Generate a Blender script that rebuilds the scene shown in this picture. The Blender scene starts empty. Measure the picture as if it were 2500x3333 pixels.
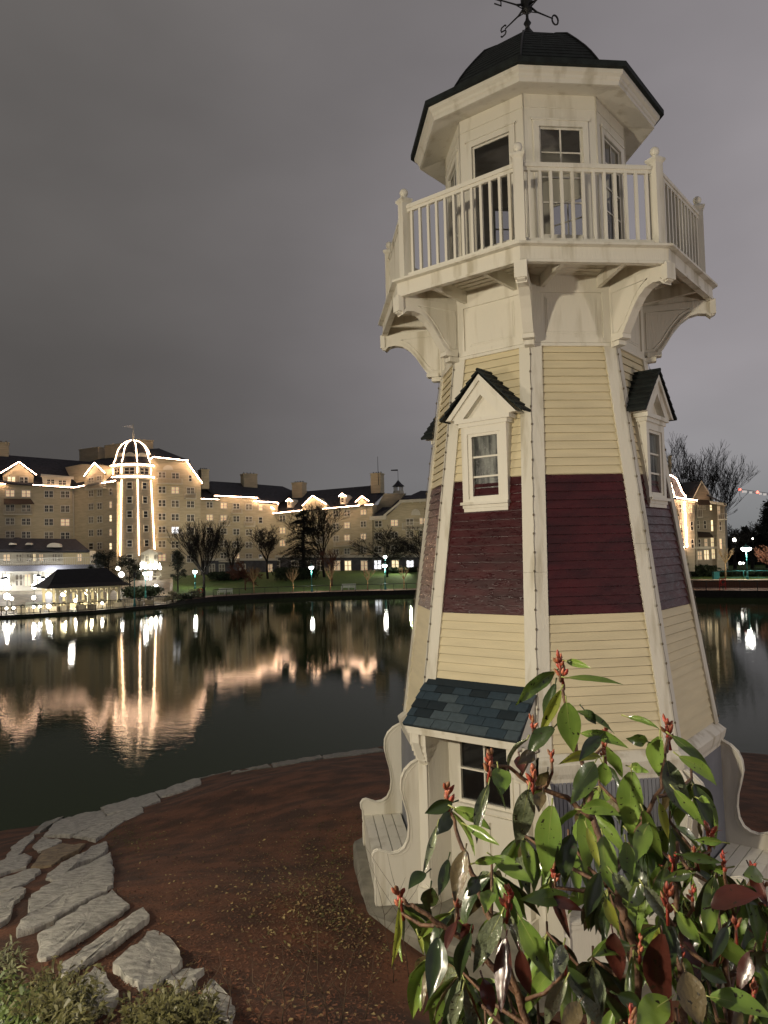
import bpy, math, random
import numpy as np
from mathutils import Vector, Matrix
random.seed(7)
SC = bpy.context.scene
COL = SC.collection

# ------------------------------------------------------------------ camera
FPX, CYP, PIT, ROL, YAW = 2429.787, 1684.6, .0437, -.0259, -.2123
CAM = np.array([0.0, -10.5529, 7.0]); PHI = -.074
_c, _s = math.cos, math.sin
_x = np.array([_c(YAW), -_s(YAW), 0]); _y = np.array([_s(YAW), _c(YAW), 0]); _z = np.array([0, 0, 1.0])
FW = _y*_c(PIT) + _z*_s(PIT); _u = _z*_c(PIT) - _y*_s(PIT)
RT = _c(ROL)*_x + _s(ROL)*_u; UP = _c(ROL)*_u - _s(ROL)*_x
cam = bpy.data.cameras.new('camera'); co = bpy.data.objects.new('camera', cam); COL.objects.link(co)
m = Matrix.Identity(4)
for i in range(3):
    m[i][0], m[i][1], m[i][2], m[i][3] = RT[i], UP[i], -FW[i], CAM[i]
co.matrix_world = m
cam.sensor_fit = 'HORIZONTAL'; cam.sensor_width = 36; cam.lens = FPX/2500*36
cam.shift_y = (CYP-1666.5)/2500
cam.clip_start = .05; cam.clip_end = 3000
SC.camera = co

def ray(u, v): return FW + RT*(u-1250)/FPX + UP*(CYP-v)/FPX
def Pz(u, v, z):
    r = ray(u, v); return CAM + r*(z-CAM[2])/r[2]
def Pd(u, v, d): return CAM + ray(u, v)*d
def plan(u, d):                                   # plan position of image column u at depth d (horizon height)
    r = FW*1.0 + RT*(u-1250)/FPX; p = CAM + r*d; return np.array([p[0], p[1], 0.0])

# ------------------------------------------------------------------ world: light-polluted cloudy night sky
W = bpy.data.worlds.new('World'); SC.world = W; W.use_nodes = True
nt = W.node_tree; nt.nodes.clear()
def N(t, **k):
    n = nt.nodes.new(t)
    for a, b in k.items(): setattr(n, a, b)
    return n
tc = N('ShaderNodeTexCoord'); sep = N('ShaderNodeSeparateXYZ'); nt.links.new(tc.outputs['Generated'], sep.inputs[0])
dot = N('ShaderNodeVectorMath', operation='DOT_PRODUCT'); nt.links.new(tc.outputs['Generated'], dot.inputs[0]); dot.inputs[1].default_value = tuple(RT)
def ramp(pts):
    r = N('ShaderNodeValToRGB'); e = r.color_ramp; e.interpolation = 'B_SPLINE'
    while len(e.elements) < len(pts): e.elements.new(.5)
    for el, (p, c) in zip(e.elements, pts): el.position = p; el.color = (*c, 1)
    return r
def k3(v, t): return tuple(v*x for x in t)
TL, TR = (1.0, .925, .885), (1.0, .925, .975)
rl = ramp([(0, (.012,.012,.012)), (.5, k3(.052, TL)), (.56, k3(.066, TL)), (.64, k3(.085, TL)), (.75, k3(.115, TL)), (.85, k3(.135, TL)), (1, k3(.12, TL))])
rr = ramp([(0, (.015,.015,.015)), (.5, k3(.19, (.97,1,1))), (.54, k3(.25, (.98,.97,1))), (.6, k3(.30, TR)), (.68, k3(.26, TR)), (.8, k3(.21, TR)), (1, k3(.15, TR))])
el = N('ShaderNodeMath', operation='MULTIPLY_ADD'); nt.links.new(sep.outputs[2], el.inputs[0]); el.inputs[1].default_value = .5; el.inputs[2].default_value = .5
noi = N('ShaderNodeTexNoise'); noi.inputs['Scale'].default_value = 3.0; noi.inputs['Detail'].default_value = 4; noi.inputs['Roughness'].default_value = .45
mp = N('ShaderNodeMapping'); mp.inputs['Scale'].default_value = (1, 1, 2.2)
nt.links.new(tc.outputs['Generated'], mp.inputs[0]); nt.links.new(mp.outputs[0], noi.inputs['Vector'])
for r_ in (rl, rr): nt.links.new(el.outputs[0], r_.inputs[0])
mr = N('ShaderNodeMapRange', interpolation_type='SMOOTHSTEP'); nt.links.new(dot.outputs['Value'], mr.inputs[0])
mr.inputs[1].default_value = -.42; mr.inputs[2].default_value = .52
mx = N('ShaderNodeMix', data_type='RGBA'); nt.links.new(mr.outputs[0], mx.inputs[0]); nt.links.new(rl.outputs[0], mx.inputs[6]); nt.links.new(rr.outputs[0], mx.inputs[7])
nm = N('ShaderNodeMath', operation='MULTIPLY_ADD'); nt.links.new(noi.outputs[0], nm.inputs[0]); nm.inputs[1].default_value = .56; nm.inputs[2].default_value = .72
ml = N('ShaderNodeVectorMath', operation='SCALE'); nt.links.new(mx.outputs[2], ml.inputs[0]); nt.links.new(nm.outputs[0], ml.inputs['Scale'])
bg = N('ShaderNodeBackground'); nt.links.new(ml.outputs[0], bg.inputs[0]); bg.inputs[1].default_value = 1.18
wo = N('ShaderNodeOutputWorld'); nt.links.new(bg.outputs[0], wo.inputs[0])
SC.view_settings.view_transform = 'Standard'; SC.view_settings.look = 'None'; SC.view_settings.exposure = 0; SC.view_settings.gamma = 1
SC.cycles.use_denoising = True
SC.cycles.max_bounces = 6; SC.cycles.glossy_bounces = 3; SC.cycles.transmission_bounces = 5; SC.cycles.caustics_reflective = False; SC.cycles.caustics_refractive = False
SC.cycles.sample_clamp_indirect = 4

# ------------------------------------------------------------------ lamps out of frame that light the lighthouse
def lamp(name, kind, loc, power, color, size=.2, target=None, spot=None, blend=.6):
    l = bpy.data.lights.new(name, kind); l.energy = power; l.color = color
    if kind in ('POINT', 'SPOT'): l.shadow_soft_size = size
    if kind == 'SPOT': l.spot_size = math.radians(spot); l.spot_blend = blend
    o = bpy.data.objects.new(name, l); COL.objects.link(o); o.location = tuple(loc)
    if target is not None: o.rotation_euler = (Vector(target)-Vector(tuple(loc))).to_track_quat('-Z', 'Y').to_euler()
    return o
KEY = lamp('street_light_key', 'SPOT', (-5.2, -11.6, 8.6), 2750, (1.0, .88, .67), .16, (1.0, 0, 3.4), 138, 1.0)
lamp('street_light_left', 'POINT', (-13.2, -9.1, 8.0), 1500, (1.0, .88, .70), .45)
FIL = lamp('street_light_side', 'POINT', (10.5, -5.5, 6.5), 950, (1.0, .88, .78), .3)

# ------------------------------------------------------------------ materials
MATS = {}
def mat(name, col, rough=.6, var=.12, scale=6, bump=.0, bscale=60, metal=0, emit=None, estr=0, spec=.5, streak=False, col2=None, trans=0, coat=0, thr=(.35, .65), det=5, ior=1.45, aniso=None, rvar=0):
    if name in MATS: return MATS[name]
    M = bpy.data.materials.new(name); M.use_nodes = True; t = M.node_tree; b = t.nodes['Principled BSDF']
    b.inputs['Roughness'].default_value = rough; b.inputs['Metallic'].default_value = metal
    b.inputs['Specular IOR Level'].default_value = spec; b.inputs['IOR'].default_value = ior
    if coat: b.inputs['Coat Weight'].default_value = coat; b.inputs['Coat Roughness'].default_value = .12
    if trans: b.inputs['Transmission Weight'].default_value = trans
    if emit: b.inputs['Emission Color'].default_value = (*emit, 1); b.inputs['Emission Strength'].default_value = estr
    g = t.nodes.new('ShaderNodeTexCoord'); mpn = t.nodes.new('ShaderNodeMapping'); t.links.new(g.outputs['Object'], mpn.inputs[0])
    if streak: mpn.inputs['Scale'].default_value = (1, 1, .12)
    if aniso: mpn.inputs['Scale'].default_value = aniso
    n = t.nodes.new('ShaderNodeTexNoise'); n.inputs['Scale'].default_value = scale; n.inputs['Detail'].default_value = det; t.links.new(mpn.outputs[0], n.inputs['Vector'])
    c2 = col2 if col2 else tuple(max(0, c*(1-2*var)) for c in col)
    r = t.nodes.new('ShaderNodeValToRGB'); r.color_ramp.elements[0].position = thr[0]; r.color_ramp.elements[1].position = thr[1]
    r.color_ramp.elements[0].color = (*c2, 1); r.color_ramp.elements[1].color = (*col, 1)
    t.links.new(n.outputs[0], r.inputs[0]); t.links.new(r.outputs[0], b.inputs['Base Color'])
    if rvar:
        nr = t.nodes.new('ShaderNodeTexNoise'); nr.inputs['Scale'].default_value = 14; nr.inputs['Detail'].default_value = 8; nr.inputs['Roughness'].default_value = .7; t.links.new(mpn.outputs[0], nr.inputs['Vector'])
        mq = t.nodes.new('ShaderNodeMapRange'); mq.inputs[1].default_value = .35; mq.inputs[2].default_value = .65; mq.inputs[3].default_value = rough-rvar; mq.inputs[4].default_value = rough+rvar; t.links.new(nr.outputs[0], mq.inputs[0]); t.links.new(mq.outputs[0], b.inputs['Roughness'])
    if bump:
        n2 = t.nodes.new('ShaderNodeTexNoise'); n2.inputs['Scale'].default_value = bscale; n2.inputs['Detail'].default_value = 6; t.links.new(mpn.outputs[0], n2.inputs['Vector'])
        bp = t.nodes.new('ShaderNodeBump'); bp.inputs['Strength'].default_value = bump; bp.inputs['Distance'].default_value = .02
        t.links.new(n2.outputs[0], bp.inputs['Height']); t.links.new(bp.outputs[0], b.inputs['Normal'])
    MATS[name] = M; return M
def emat(name, col, s):
    if name in MATS: return MATS[name]
    return mat(name, tuple(min(1, c) for c in col), .5, 0, emit=col, estr=s)
WHITE = mat('white_paint', (.71, .68, .59), .42, .05, 5, .25, 60, streak=True, col2=(.52, .48, .38), thr=(.30, .46), det=9, rvar=.12)
WHITE2 = mat('white_boards', (.68, .65, .56), .5, .07, 6, .3, 60, streak=True, col2=(.45, .41, .31), thr=(.30, .48), det=10, rvar=.12)
CREAM = mat('cream_siding', (.69, .605, .40), .5, .06, 3, .2, 60, aniso=(.5, .5, 4))
MAROON = mat('maroon_siding', (.058, .0045, .0062), .33, .25, 3.5, .20, 45, aniso=(.6, .6, 2), spec=.6, rvar=.12)
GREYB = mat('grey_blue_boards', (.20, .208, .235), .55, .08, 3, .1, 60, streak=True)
ROOFG = mat('dark_green_shingle', (.011, .017, .016), .8, .3, 10, .5, 70)
SLATE = [mat('slate_shingle_'+k, c, .8, .10, 20, .25, 150) for k, c in (('mid', (.028, .050, .070)), ('dark', (.010, .020, .028)), ('pale', (.062, .088, .105)))]
BLACK = mat('black_iron', (.006, .006, .006), .5, 0)
GLASSD = mat('dark_glass', (.012, .012, .012), .06, .2, 5, spec=.7)
GLASSW = mat('wet_window_glass', (.20, .21, .19), .22, .45, 14, .2, 120, streak=True, col2=(.025, .027, .025), thr=(.42, .62))
CONC = mat('concrete', (.25, .235, .19), .8, .2, 4, .4, 30)
CONCD = mat('mossy_concrete', (.085, .085, .055), .9, .3, 5, .5, 30)
SOIL = mat('red_brown_soil', (.145, .058, .028), .95, .3, 1.6, 1.0, 22, col2=(.060, .027, .014), det=12, thr=(.4, .62))
STONE = mat('grey_stone', (.50, .48, .42), .85, .3, 7, .9, 26, col2=(.27, .26, .225), aniso=(1, 1.5, 1), det=12, thr=(.36, .62))
STONED = mat('wet_edging_stone', (.26, .25, .21), .6, .3, 7, .9, 26, col2=(.12, .12, .10), det=12)
STONET = mat('tan_stone', (.30, .23, .14), .85, .3, 6, .8, 18, col2=(.16, .12, .08))
WIRE = mat('wire_dark', (.13, .105, .07), .5, 0)

# ------------------------------------------------------------------ mesh builder
class MB:
    def __init__(s): s.v = []; s.f = []; s.m = []; s.sm = []
    def add(s, vs, fs, mi=0, smooth=False):
        b = len(s.v); s.v += [tuple(float(c) for c in p) for p in vs]
        for f in fs: s.f.append(tuple(b+i for i in f)); s.m.append(mi); s.sm.append(smooth)
    def quad(s, *p, mi=0): s.add(p, [tuple(range(len(p)))], mi)
    def hexa(s, p, mi=0):          # 8 points: bottom 4, top 4
        s.add(p, [(0,3,2,1), (4,5,6,7), (0,1,5,4), (1,2,6,5), (2,3,7,6), (3,0,4,7)], mi)
    def box(s, x0, x1, y0, y1, z0, z1, F=None, mi=0):
        p = [(x0,y0,z0), (x1,y0,z0), (x1,y1,z0), (x0,y1,z0), (x0,y0,z1), (x1,y0,z1), (x1,y1,z1), (x0,y1,z1)]
        s.hexa([F(*q) for q in p] if F else p, mi)
    def prism(s, poly, ext, mi=0):
        n = len(poly); poly = [np.array(p, float) for p in poly]; ext = np.array(ext, float)
        s.add(poly+[p+ext for p in poly], [tuple(range(n))[::-1], tuple(range(n, 2*n))]+[(i, (i+1) % n, n+(i+1) % n, n+i) for i in range(n)], mi)
    def tube(s, pts, rad, n=6, mi=0, smooth=True, closed=False):
        pts = [np.array(p, float) for p in pts]; k = len(pts)
        if not hasattr(rad, '__len__'): rad = [rad]*k
        vs = []; ref = None
        for i, p in enumerate(pts):
            if closed: d = pts[(i+1) % k]-pts[i-1]
            else: d = pts[min(i+1, k-1)]-pts[max(i-1, 0)]
            d = d/(np.linalg.norm(d)+1e-9)
            if ref is None:
                ref = np.cross(d, (0, 0, 1.0)) if abs(d[2]) < .9 else np.cross(d, (1.0, 0, 0))
            a = ref-d*(ref@d); a /= np.linalg.norm(a)+1e-9; ref = a; b = np.cross(d, a)
            for j in range(n):
                t = 2*math.pi*j/n; vs.append(p+(a*math.cos(t)+b*math.sin(t))*rad[i])
        fs = []
        for i in range(k if closed else k-1):
            i2 = (i+1) % k
            for j in range(n): fs.append((i*n+j, i*n+(j+1) % n, i2*n+(j+1) % n, i2*n+j))
        if not closed: fs += [tuple(range(n))[::-1], tuple((k-1)*n+j for j in range(n))]
        s.add(vs, fs, mi, smooth)
    def lathe(s, c, prof, n=8, ph=0, mi=0, smooth=False, caps=True):
        vs = []
        for r, z in prof:
            for j in range(n):
                a = ph+2*math.pi*j/n; vs.append((c[0]+r*math.cos(a), c[1]+r*math.sin(a), c[2]+z))
        k = len(prof)
        fs = [(i*n+j, i*n+(j+1) % n, (i+1)*n+(j+1) % n, (i+1)*n+j) for i in range(k-1) for j in range(n)]
        if caps: fs += [tuple(range(n))[::-1], tuple((k-1)*n+j for j in range(n))]
        s.add(vs, fs, mi, smooth)
    def ball(s, c, r, n=10, mi=0, sz=1.0):
        s.lathe(c, [(max(.001, r*math.sin(math.pi*i/6)), -r*sz*math.cos(math.pi*i/6)) for i in range(7)], n, mi=mi, smooth=True)
    def build(s, name, mats, parent=None, origin=None, label=None, cat=None, group=None, kind=None, recalc=True):
        if not isinstance(mats, (list, tuple)): mats = [mats]
        off = np.zeros(3)
        if parent is not None: off = np.array(parent['_o'][:])
        elif origin is not None: off = np.array([float(q) for q in origin])
        elif kind is None and s.v:
            a = np.array(s.v); off = np.array([(a[:, 0].min()+a[:, 0].max())/2, (a[:, 1].min()+a[:, 1].max())/2, a[:, 2].min()])
        me = bpy.data.meshes.new(name); me.from_pydata([tuple(np.array(p)-off) for p in s.v], [], s.f)
        for q in mats: me.materials.append(q)
        me.polygons.foreach_set('material_index', s.m); me.polygons.foreach_set('use_smooth', s.sm); me.update()
        if recalc:
            import bmesh
            bm = bmesh.new(); bm.from_mesh(me); bmesh.ops.recalc_face_normals(bm, faces=bm.faces); bm.to_mesh(me); bm.free()
        o = bpy.data.objects.new(name, me); COL.objects.link(o)
        if parent is not None: o.parent = parent
        else: o.location = tuple(off)
        o['_o'] = list(map(float, off)); tag(o, label, cat, group, kind); return o
def tag(o, label=None, cat=None, group=None, kind=None):
    for k, v in (('label', label), ('category', cat), ('group', group), ('kind', kind)):
        if v: o[k] = v
    return o
def thing(name, loc, label, cat, group=None):
    o = bpy.data.objects.new(name, None); COL.objects.link(o); o.location = tuple(float(q) for q in loc); o.empty_display_size = .2
    o['_o'] = [float(q) for q in loc]; return tag(o, label, cat, group)
def dup(root, loc, rz, label, group=None):
    r = root.copy(); COL.objects.link(r); r.location = tuple(float(q) for q in loc); r.rotation_euler = (0, 0, rz); r['label'] = label
    if group: r['group'] = group
    for ch in list(root.children):
        c = ch.copy(); COL.objects.link(c); c.parent = r
        for g in list(ch.children):
            d = g.copy(); COL.objects.link(d); d.parent = c
    return r

# ================================================================== STRUCTURE: near bank
def thin_plate(P, z):
    P = np.array(P, float); n = len(P)
    def U(r2): return np.where(r2 > 1e-9, r2*np.log(r2+1e-12), 0)
    K = U(((P[:, None]-P[None])**2).sum(-1))+np.eye(n)*.5
    Q = np.c_[np.ones(n), P]; A = np.block([[K, Q], [Q.T, np.zeros((3, 3))]])
    w = np.linalg.solve(A, np.r_[z, 0, 0, 0])
    def f(x, y):
        x = np.asarray(x, float); y = np.asarray(y, float)
        r2 = (x[..., None]-P[:, 0])**2+(y[..., None]-P[:, 1])**2
        return U(r2)@w[:n]+w[n]+w[n+1]*x+w[n+2]*y
    return f
cp = []
def ctl(p): cp.append(tuple(float(q) for q in p))
for u, v in ((1360, 2412), (1250, 2430), (1000, 2470), (700, 2520), (500, 2590), (300, 2660), (0, 2705), (2480, 2455)): ctl(Pz(u, v, 0.0))
for x, y, z in ((-18, 2, 0), (-24, -5, 0), (0, 17.3, 0), (14, 13, 0), (22, 4, 0), (28, -6, 0), (-20, 12, -1.8), (-10, 20, -1.6), (6, 23, -1.6), (18, 20, -1.8), (28, 6, -1.6), (-28, 4, -1.8),
                (-3, 0, 2.42), (-3.3, 3, 2.35), (0, 3.2, 2.4), (3.2, 0, 2.5), (0, 0, 2.45), (5, 5, 1.95), (0, 8, 1.6), (-1, -3.2, 2.5), (2, -3, 2.6), (.5, -5, 3.2), (3.5, -6, 3.6), (0, -10.5, 5.3), (4, -10, 5.2), (8, -8, 4.6), (-4.5, -10, 4.7), (-10, -9, 3.6), (9, 0, 2.4), (-7, 6, 1.6)): ctl((x, y, z))
for u, v, z in ((400, 3000, 3.2), (100, 3100, 3.55), (850, 3300, 4.15), (1000, 2900, 2.95), (800, 2650, 1.75), (300, 3300, 4.05), (500, 2750, 1.6), (200, 2850, 2.2), (60, 2800, 1.3)): ctl(Pz(u, v, z))
cpa = np.array(cp); G0 = thin_plate(cpa[:, :2], cpa[:, 2])
def G(x, y): return G0(x, y)+.012*np.sin(np.asarray(x)*2.1+1.3*np.sin(np.asarray(y)*1.7))+.008*np.sin(np.asarray(y)*3.7+np.asarray(x))
def Pg(u, v):                                     # image ray onto the bank
    r = ray(u, v); lo = 1.0
    for t in np.arange(1.0, 45, .15):
        p = CAM+r*t
        if p[2] < float(G(p[0], p[1])): break
        lo = t
    hi = t
    for _ in range(14):
        mid = (lo+hi)/2; p = CAM+r*mid
        if p[2] < float(G(p[0], p[1])): hi = mid
        else: lo = mid
    return CAM+r*hi
def grid(fx, fy, zf, name, mt, kind='structure'):
    xs, ys = np.array(fx), np.array(fy); X, Y = np.meshgrid(xs, ys); Zv = zf(X, Y)
    b = MB(); vs = np.c_[X.ravel(), Y.ravel(), Zv.ravel()]; nx = len(xs)
    b.add(vs, [(j*nx+i, j*nx+i+1, (j+1)*nx+i+1, (j+1)*nx+i) for j in range(len(ys)-1) for i in range(nx-1)], 0, True)
    return b.build(name, mt, kind=kind, recalc=False)
grid(np.arange(-34, 34.1, .3), np.arange(-16, 27.1, .3), G, 'ground', SOIL)

# water
Wm = bpy.data.materials.new('lake_water'); Wm.use_nodes = True; t = Wm.node_tree; b = t.nodes['Principled BSDF']
b.inputs['Base Color'].default_value = (.026, .040, .014, 1); b.inputs['Roughness'].default_value = .02; b.inputs['IOR'].default_value = 1.13; b.inputs['Specular IOR Level'].default_value = .5
g = t.nodes.new('ShaderNodeTexCoord')
def wn(scale, sc, det):
    mpn = t.nodes.new('ShaderNodeMapping'); mpn.inputs['Scale'].default_value = sc; mpn.inputs['Rotation'].default_value = (0, 0, .3); t.links.new(g.outputs['Object'], mpn.inputs[0])
    n = t.nodes.new('ShaderNodeTexNoise'); n.inputs['Scale'].default_value = scale; n.inputs['Detail'].default_value = det; t.links.new(mpn.outputs[0], n.inputs['Vector']); return n
n1, n2, n3 = wn(1.6, (.7, 1.5, 1), 3), wn(6.0, (.7, 1.3, 1), 3), wn(.05, (1, 1, 1), 2)
bp1 = t.nodes.new('ShaderNodeBump'); bp1.inputs['Distance'].default_value = .0038
bp2 = t.nodes.new('ShaderNodeBump'); bp2.inputs['Distance'].default_value = .0024
mrr = t.nodes.new('ShaderNodeMapRange'); t.links.new(n3.outputs[0], mrr.inputs[0]); mrr.inputs[1].default_value = .35; mrr.inputs[2].default_value = .65; mrr.inputs[3].default_value = .45; mrr.inputs[4].default_value = 1.0
for bb, nn in ((bp1, n1), (bp2, n2)):
    t.links.new(nn.outputs[0], bb.inputs['Height']); t.links.new(mrr.outputs[0], bb.inputs['Strength'])
t.links.new(bp1.outputs[0], bp2.inputs['Normal']); t.links.new(bp2.outputs[0], b.inputs['Normal'])
wb = MB(); wb.quad((-200, -30, 0), (200, -30, 0), (200, 160, 0), (-200, 160, 0)); wb.build('water', Wm, kind='structure', recalc=False)
SECTION = 'near'

# ================================================================== LIGHTHOUSE
C22, T22 = math.cos(math.pi/8), math.tan(math.pi/8)
def cang(k): return PHI+math.radians(-90+45*(k-2))
def oc(k, r, z): a = cang(k); return np.array([r*math.cos(a), r*math.sin(a), z])
def FR(k):                                        # facet frame: x along, y outward from axis, z up
    a = PHI+math.radians(-90+45*(k-1.5)); n = np.array([math.cos(a), math.sin(a), 0]); t_ = np.array([-n[1], n[0], 0])
    return lambda x, y, z: t_*x+n*y+np.array([0, 0, z])
def apo(z): return (1.7317-.1445*(z-7))*C22
def octa(b, prof, mi=0, caps=False): b.lathe((0, 0, 0), prof, 8, cang(0), mi, caps=caps)
LH = thing('lighthouse', (0, 0, 2.4), 'octagonal cream lighthouse with dark red band, railed balcony and green dome on the bank', 'lighthouse')
# lap siding in three bands
def siding(z0, z1, name, mt, facets=range(8), label=None):
    b = MB(); st = .10172
    n = int(round((z1-z0)/st)); st = (z1-z0)/n
    for k in facets:
        F = FR(k)
        for i in range(n):
            a, c = z0+i*st, z0+(i+1)*st; h0, h1 = apo(a), apo(c)
            o0 = h0+.016; w0, w1 = h0*T22, h1*T22
            a += .008; b.quad(F(-w0, o0, a), F(w0, o0, a), F(w1, h1+.002, c), F(-w1, h1+.002, c))
            b.quad(F(-w0, h0-.012, a), F(w0, h0-.012, a), F(w0, o0, a), F(-w0, o0, a)); b.quad(F(-w0, h0-.012, a-.010), F(w0, h0-.012, a-.010), F(w0, h0-.012, a), F(-w0, h0-.012, a))
    return b.build(name, mt, LH, recalc=False, label=label)
siding(4.70, 6.205, 'lower_siding', CREAM); siding(6.205, 7.84, 'red_siding', MAROON); siding(7.84, 9.45, 'upper_siding', CREAM)
# corner boards with light wires
for k in range(8):
    b = MB()
    for sgn, F in ((1, FR(k)), (-1, FR(k+1))):
        for za, zb in ((4.68, 6.4+.3*(k % 3)), (6.402+.3*(k % 3), 9.45)):
            p = []
            for z in (za, zb):
                h = apo(z); w = h*T22; w2 = (h+.034)*T22
                q = [F(sgn*(w-.135), h-.01, z), F(sgn*w, h-.01, z), F(sgn*w2, h+.034, z), F(sgn*(w-.135), h+.034, z)]
                p += q if sgn > 0 else [q[1], q[0], q[3], q[2]]
            b.hexa(p)
    cb = b.build('corner_board', WHITE2, LH)
    if 0 <= k <= 4:
        b = MB(); pts = []
        for i in range(44):
            z = 4.75+i*(9.42-4.75)/43; r = (apo(z)+.034)/C22+.012
            p = oc(k, r, z)+np.array([.004*math.sin(i*1.7), 0, 0]); pts.append(p)
            if i % 2 == 0: b.ball(p+np.array([0, 0, .01]), .011, 6, sz=1.5)
        b.tube(pts, .003, 5); b.build('light_wire', WIRE, cb)
# frieze with panels, z 9.45-10.18
b = MB()
for k in range(8):
    F = FR(k); A = 1.275
    for (x0, x1, z0, z1) in ((-.50, -.40, 9.45, 10.2), (.40, .50, 9.45, 10.2), (-.4, .4, 9.45, 9.54), (-.4, .4, 10.1, 10.2)):
        b.box(x0, x1, A-.04, A+.022, z0, z1+(.112 if z1 > 10.15 else 0), F)
    b.box(-.4, .4, A-.04, A, 9.54, 10.1, F)
    b.box(-.305, .305, A, A+.012, 9.615, 10.025, F)
    b.box(-.325, .325, A-.03, A+.006, 9.595, 10.045, F)
octa(b, [(1.36, 9.43), (1.425, 9.43), (1.425, 9.465), (1.40, 9.485), (1.37, 9.49)])
b.build('frieze', WHITE, LH)
# deck
b = MB(); octa(b, [(2.24, 10.155), (2.285, 10.155), (2.285, 10.185), (2.262, 10.195), (2.262, 10.335), (2.33, 10.345), (2.33, 10.372), (1.0, 10.372), (1.0, 10.31), (2.20, 10.31), (2.20, 10.155), (2.24, 10.155)])
dk = b.build('deck', WHITE2, LH)
b = MB()
for k in range(8):
    F = FR(k)
    for x in (-.36, .36): b.box(x-.025, x+.025, 1.22, 2.03, 10.16, 10.311, F)
    for q in range(7): b.box(-.30-.11*q, .30+.11*q, 1.31+.11*q, 1.312+.11*q+.006, 10.302, 10.3115, F)
    a = cang(k); R_ = np.array([math.cos(a), math.sin(a), 0]); Tn = np.array([-R_[1], R_[0], 0])
    Fc = lambda x, y, z, R_=R_, Tn=Tn: Tn*x+R_*y+np.array([0, 0, z])
    b.box(-.03, .03, 1.30, 2.2, 10.17, 10.312, Fc)
b.build('joist', WHITE2, dk)
# brackets
prof = [(1.30, 10.17), (2.27, 10.17), (2.27, 9.965), (2.225, 9.945), (2.17, 9.995), (2.07, 10.01), (1.96, 9.985), (1.86, 9.915), (1.76, 9.80), (1.67, 9.66), (1.60, 9.56), (1.555, 9.53), (1.555, 9.44), (1.46, 9.41), (1.30, 9.44)]
for k in range(8):
    a = cang(k); R_ = np.array([math.cos(a), math.sin(a), 0]); Tn = np.array([-R_[1], R_[0], 0])
    b = MB()
    inner = prof[:2]+[(2.27, 9.965), (2.225, 9.945), (2.17, 9.995), (2.07, 10.01), (1.96, 9.985), (1.86, 9.915), (1.76, 9.80), (1.67, 9.66), (1.60, 9.56), (1.555, 9.53), (1.46, 9.50), (1.30, 9.48)]
    b.prism([R_*p+np.array([0, 0, z])-Tn*.045 for p, z in inner], Tn*.09)
    # thicker flange following the curve
    fl = prof[3:12]
    for (p0, z0), (p1, z1) in zip(fl[:-1], fl[1:]):
        d = np.array([p1-p0, z1-z0]); d /= np.linalg.norm(d); nn = np.array([d[1], -d[0]]) if d[1] > 0 else np.array([-d[1], d[0]])
        b.hexa([R_*x+np.array([0, 0, z])+Tn*s_ for (x, z, s_) in ((p0, z0-.012, -.062), (p0, z0-.012, .062), (p0, z0+.03, .062), (p0, z0+.03, -.062), (p1, z1-.012, -.062), (p1, z1-.012, .062), (p1, z1+.03, .062), (p1, z1+.03, -.062))])
    for (x0, x1, z0, z1, w) in ((2.215, 2.285, 9.97, 10.168, .07), (1.42, 1.60, 9.475, 9.535, .07), (1.38, 1.53, 9.41, 9.475, .058)):
        b.prism([R_*x+np.array([0, 0, z])-Tn*w for x, z in ((x0, z0), (x1, z0+.01), (x1, z1), (x0, z1))], Tn*2*w)
    # raised inner panel outline on both cheeks
    for s_ in (-1, 1):
        pp = [(1.42, 10.08), (1.98, 10.08), (1.84, 10.0), (1.72, 9.86), (1.60, 9.68), (1.50, 9.58), (1.42, 9.58)]
        b.tube([R_*x+np.array([0, 0, z])+Tn*s_*.046 for x, z in pp], .007, 4, closed=True)
    b.build('bracket', WHITE, LH)
# railing
for k in range(8):
    p = oc(k, 2.125, 10.37); a = cang(k); b = MB()
    q = lambda w, z0, z1: b.lathe((p[0], p[1], 0), [(w, z0), (w, z1)], 4, a+math.pi/4)
    q(.082, 10.37, 11.38); q(.095, 10.37, 10.44); b.lathe((p[0], p[1], 0), [(.082, 11.38), (.115, 11.41), (.115, 11.435), (.07, 11.455), (.035, 11.47)], 4, a+math.pi/4)
    b.lathe((p[0], p[1], 0), [(.03, 11.46), (.035, 11.48)], 10, smooth=True); b.ball((p[0], p[1], 11.525), .055, 12)
    b.build('railing_post', WHITE, LH)
for k in range(8):
    F = FR(k); A = 2.125*C22; hw = 2.125*math.sin(math.pi/8)-.055
    b = MB(); b.box(-hw, hw, A-.035, A+.035, 11.295, 11.335, F); b.box(-hw, hw, A-.022, A+.022, 11.335, 11.352, F); b.box(-hw, hw, A-.02, A+.02, 11.255, 11.295, F)
    b.build('handrail', WHITE, LH)
    b = MB(); b.box(-hw, hw, A-.025, A+.025, 10.435, 10.475, F); b.build('bottom_rail', WHITE, LH)
    for i in range(12):
        x = -hw+(i+.5)*2*hw/12; b = MB(); b.box(x-.0165, x+.0165, A-.0165, A+.0165, 10.475, 11.257, F); b.build('baluster', WHITE, LH)
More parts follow.
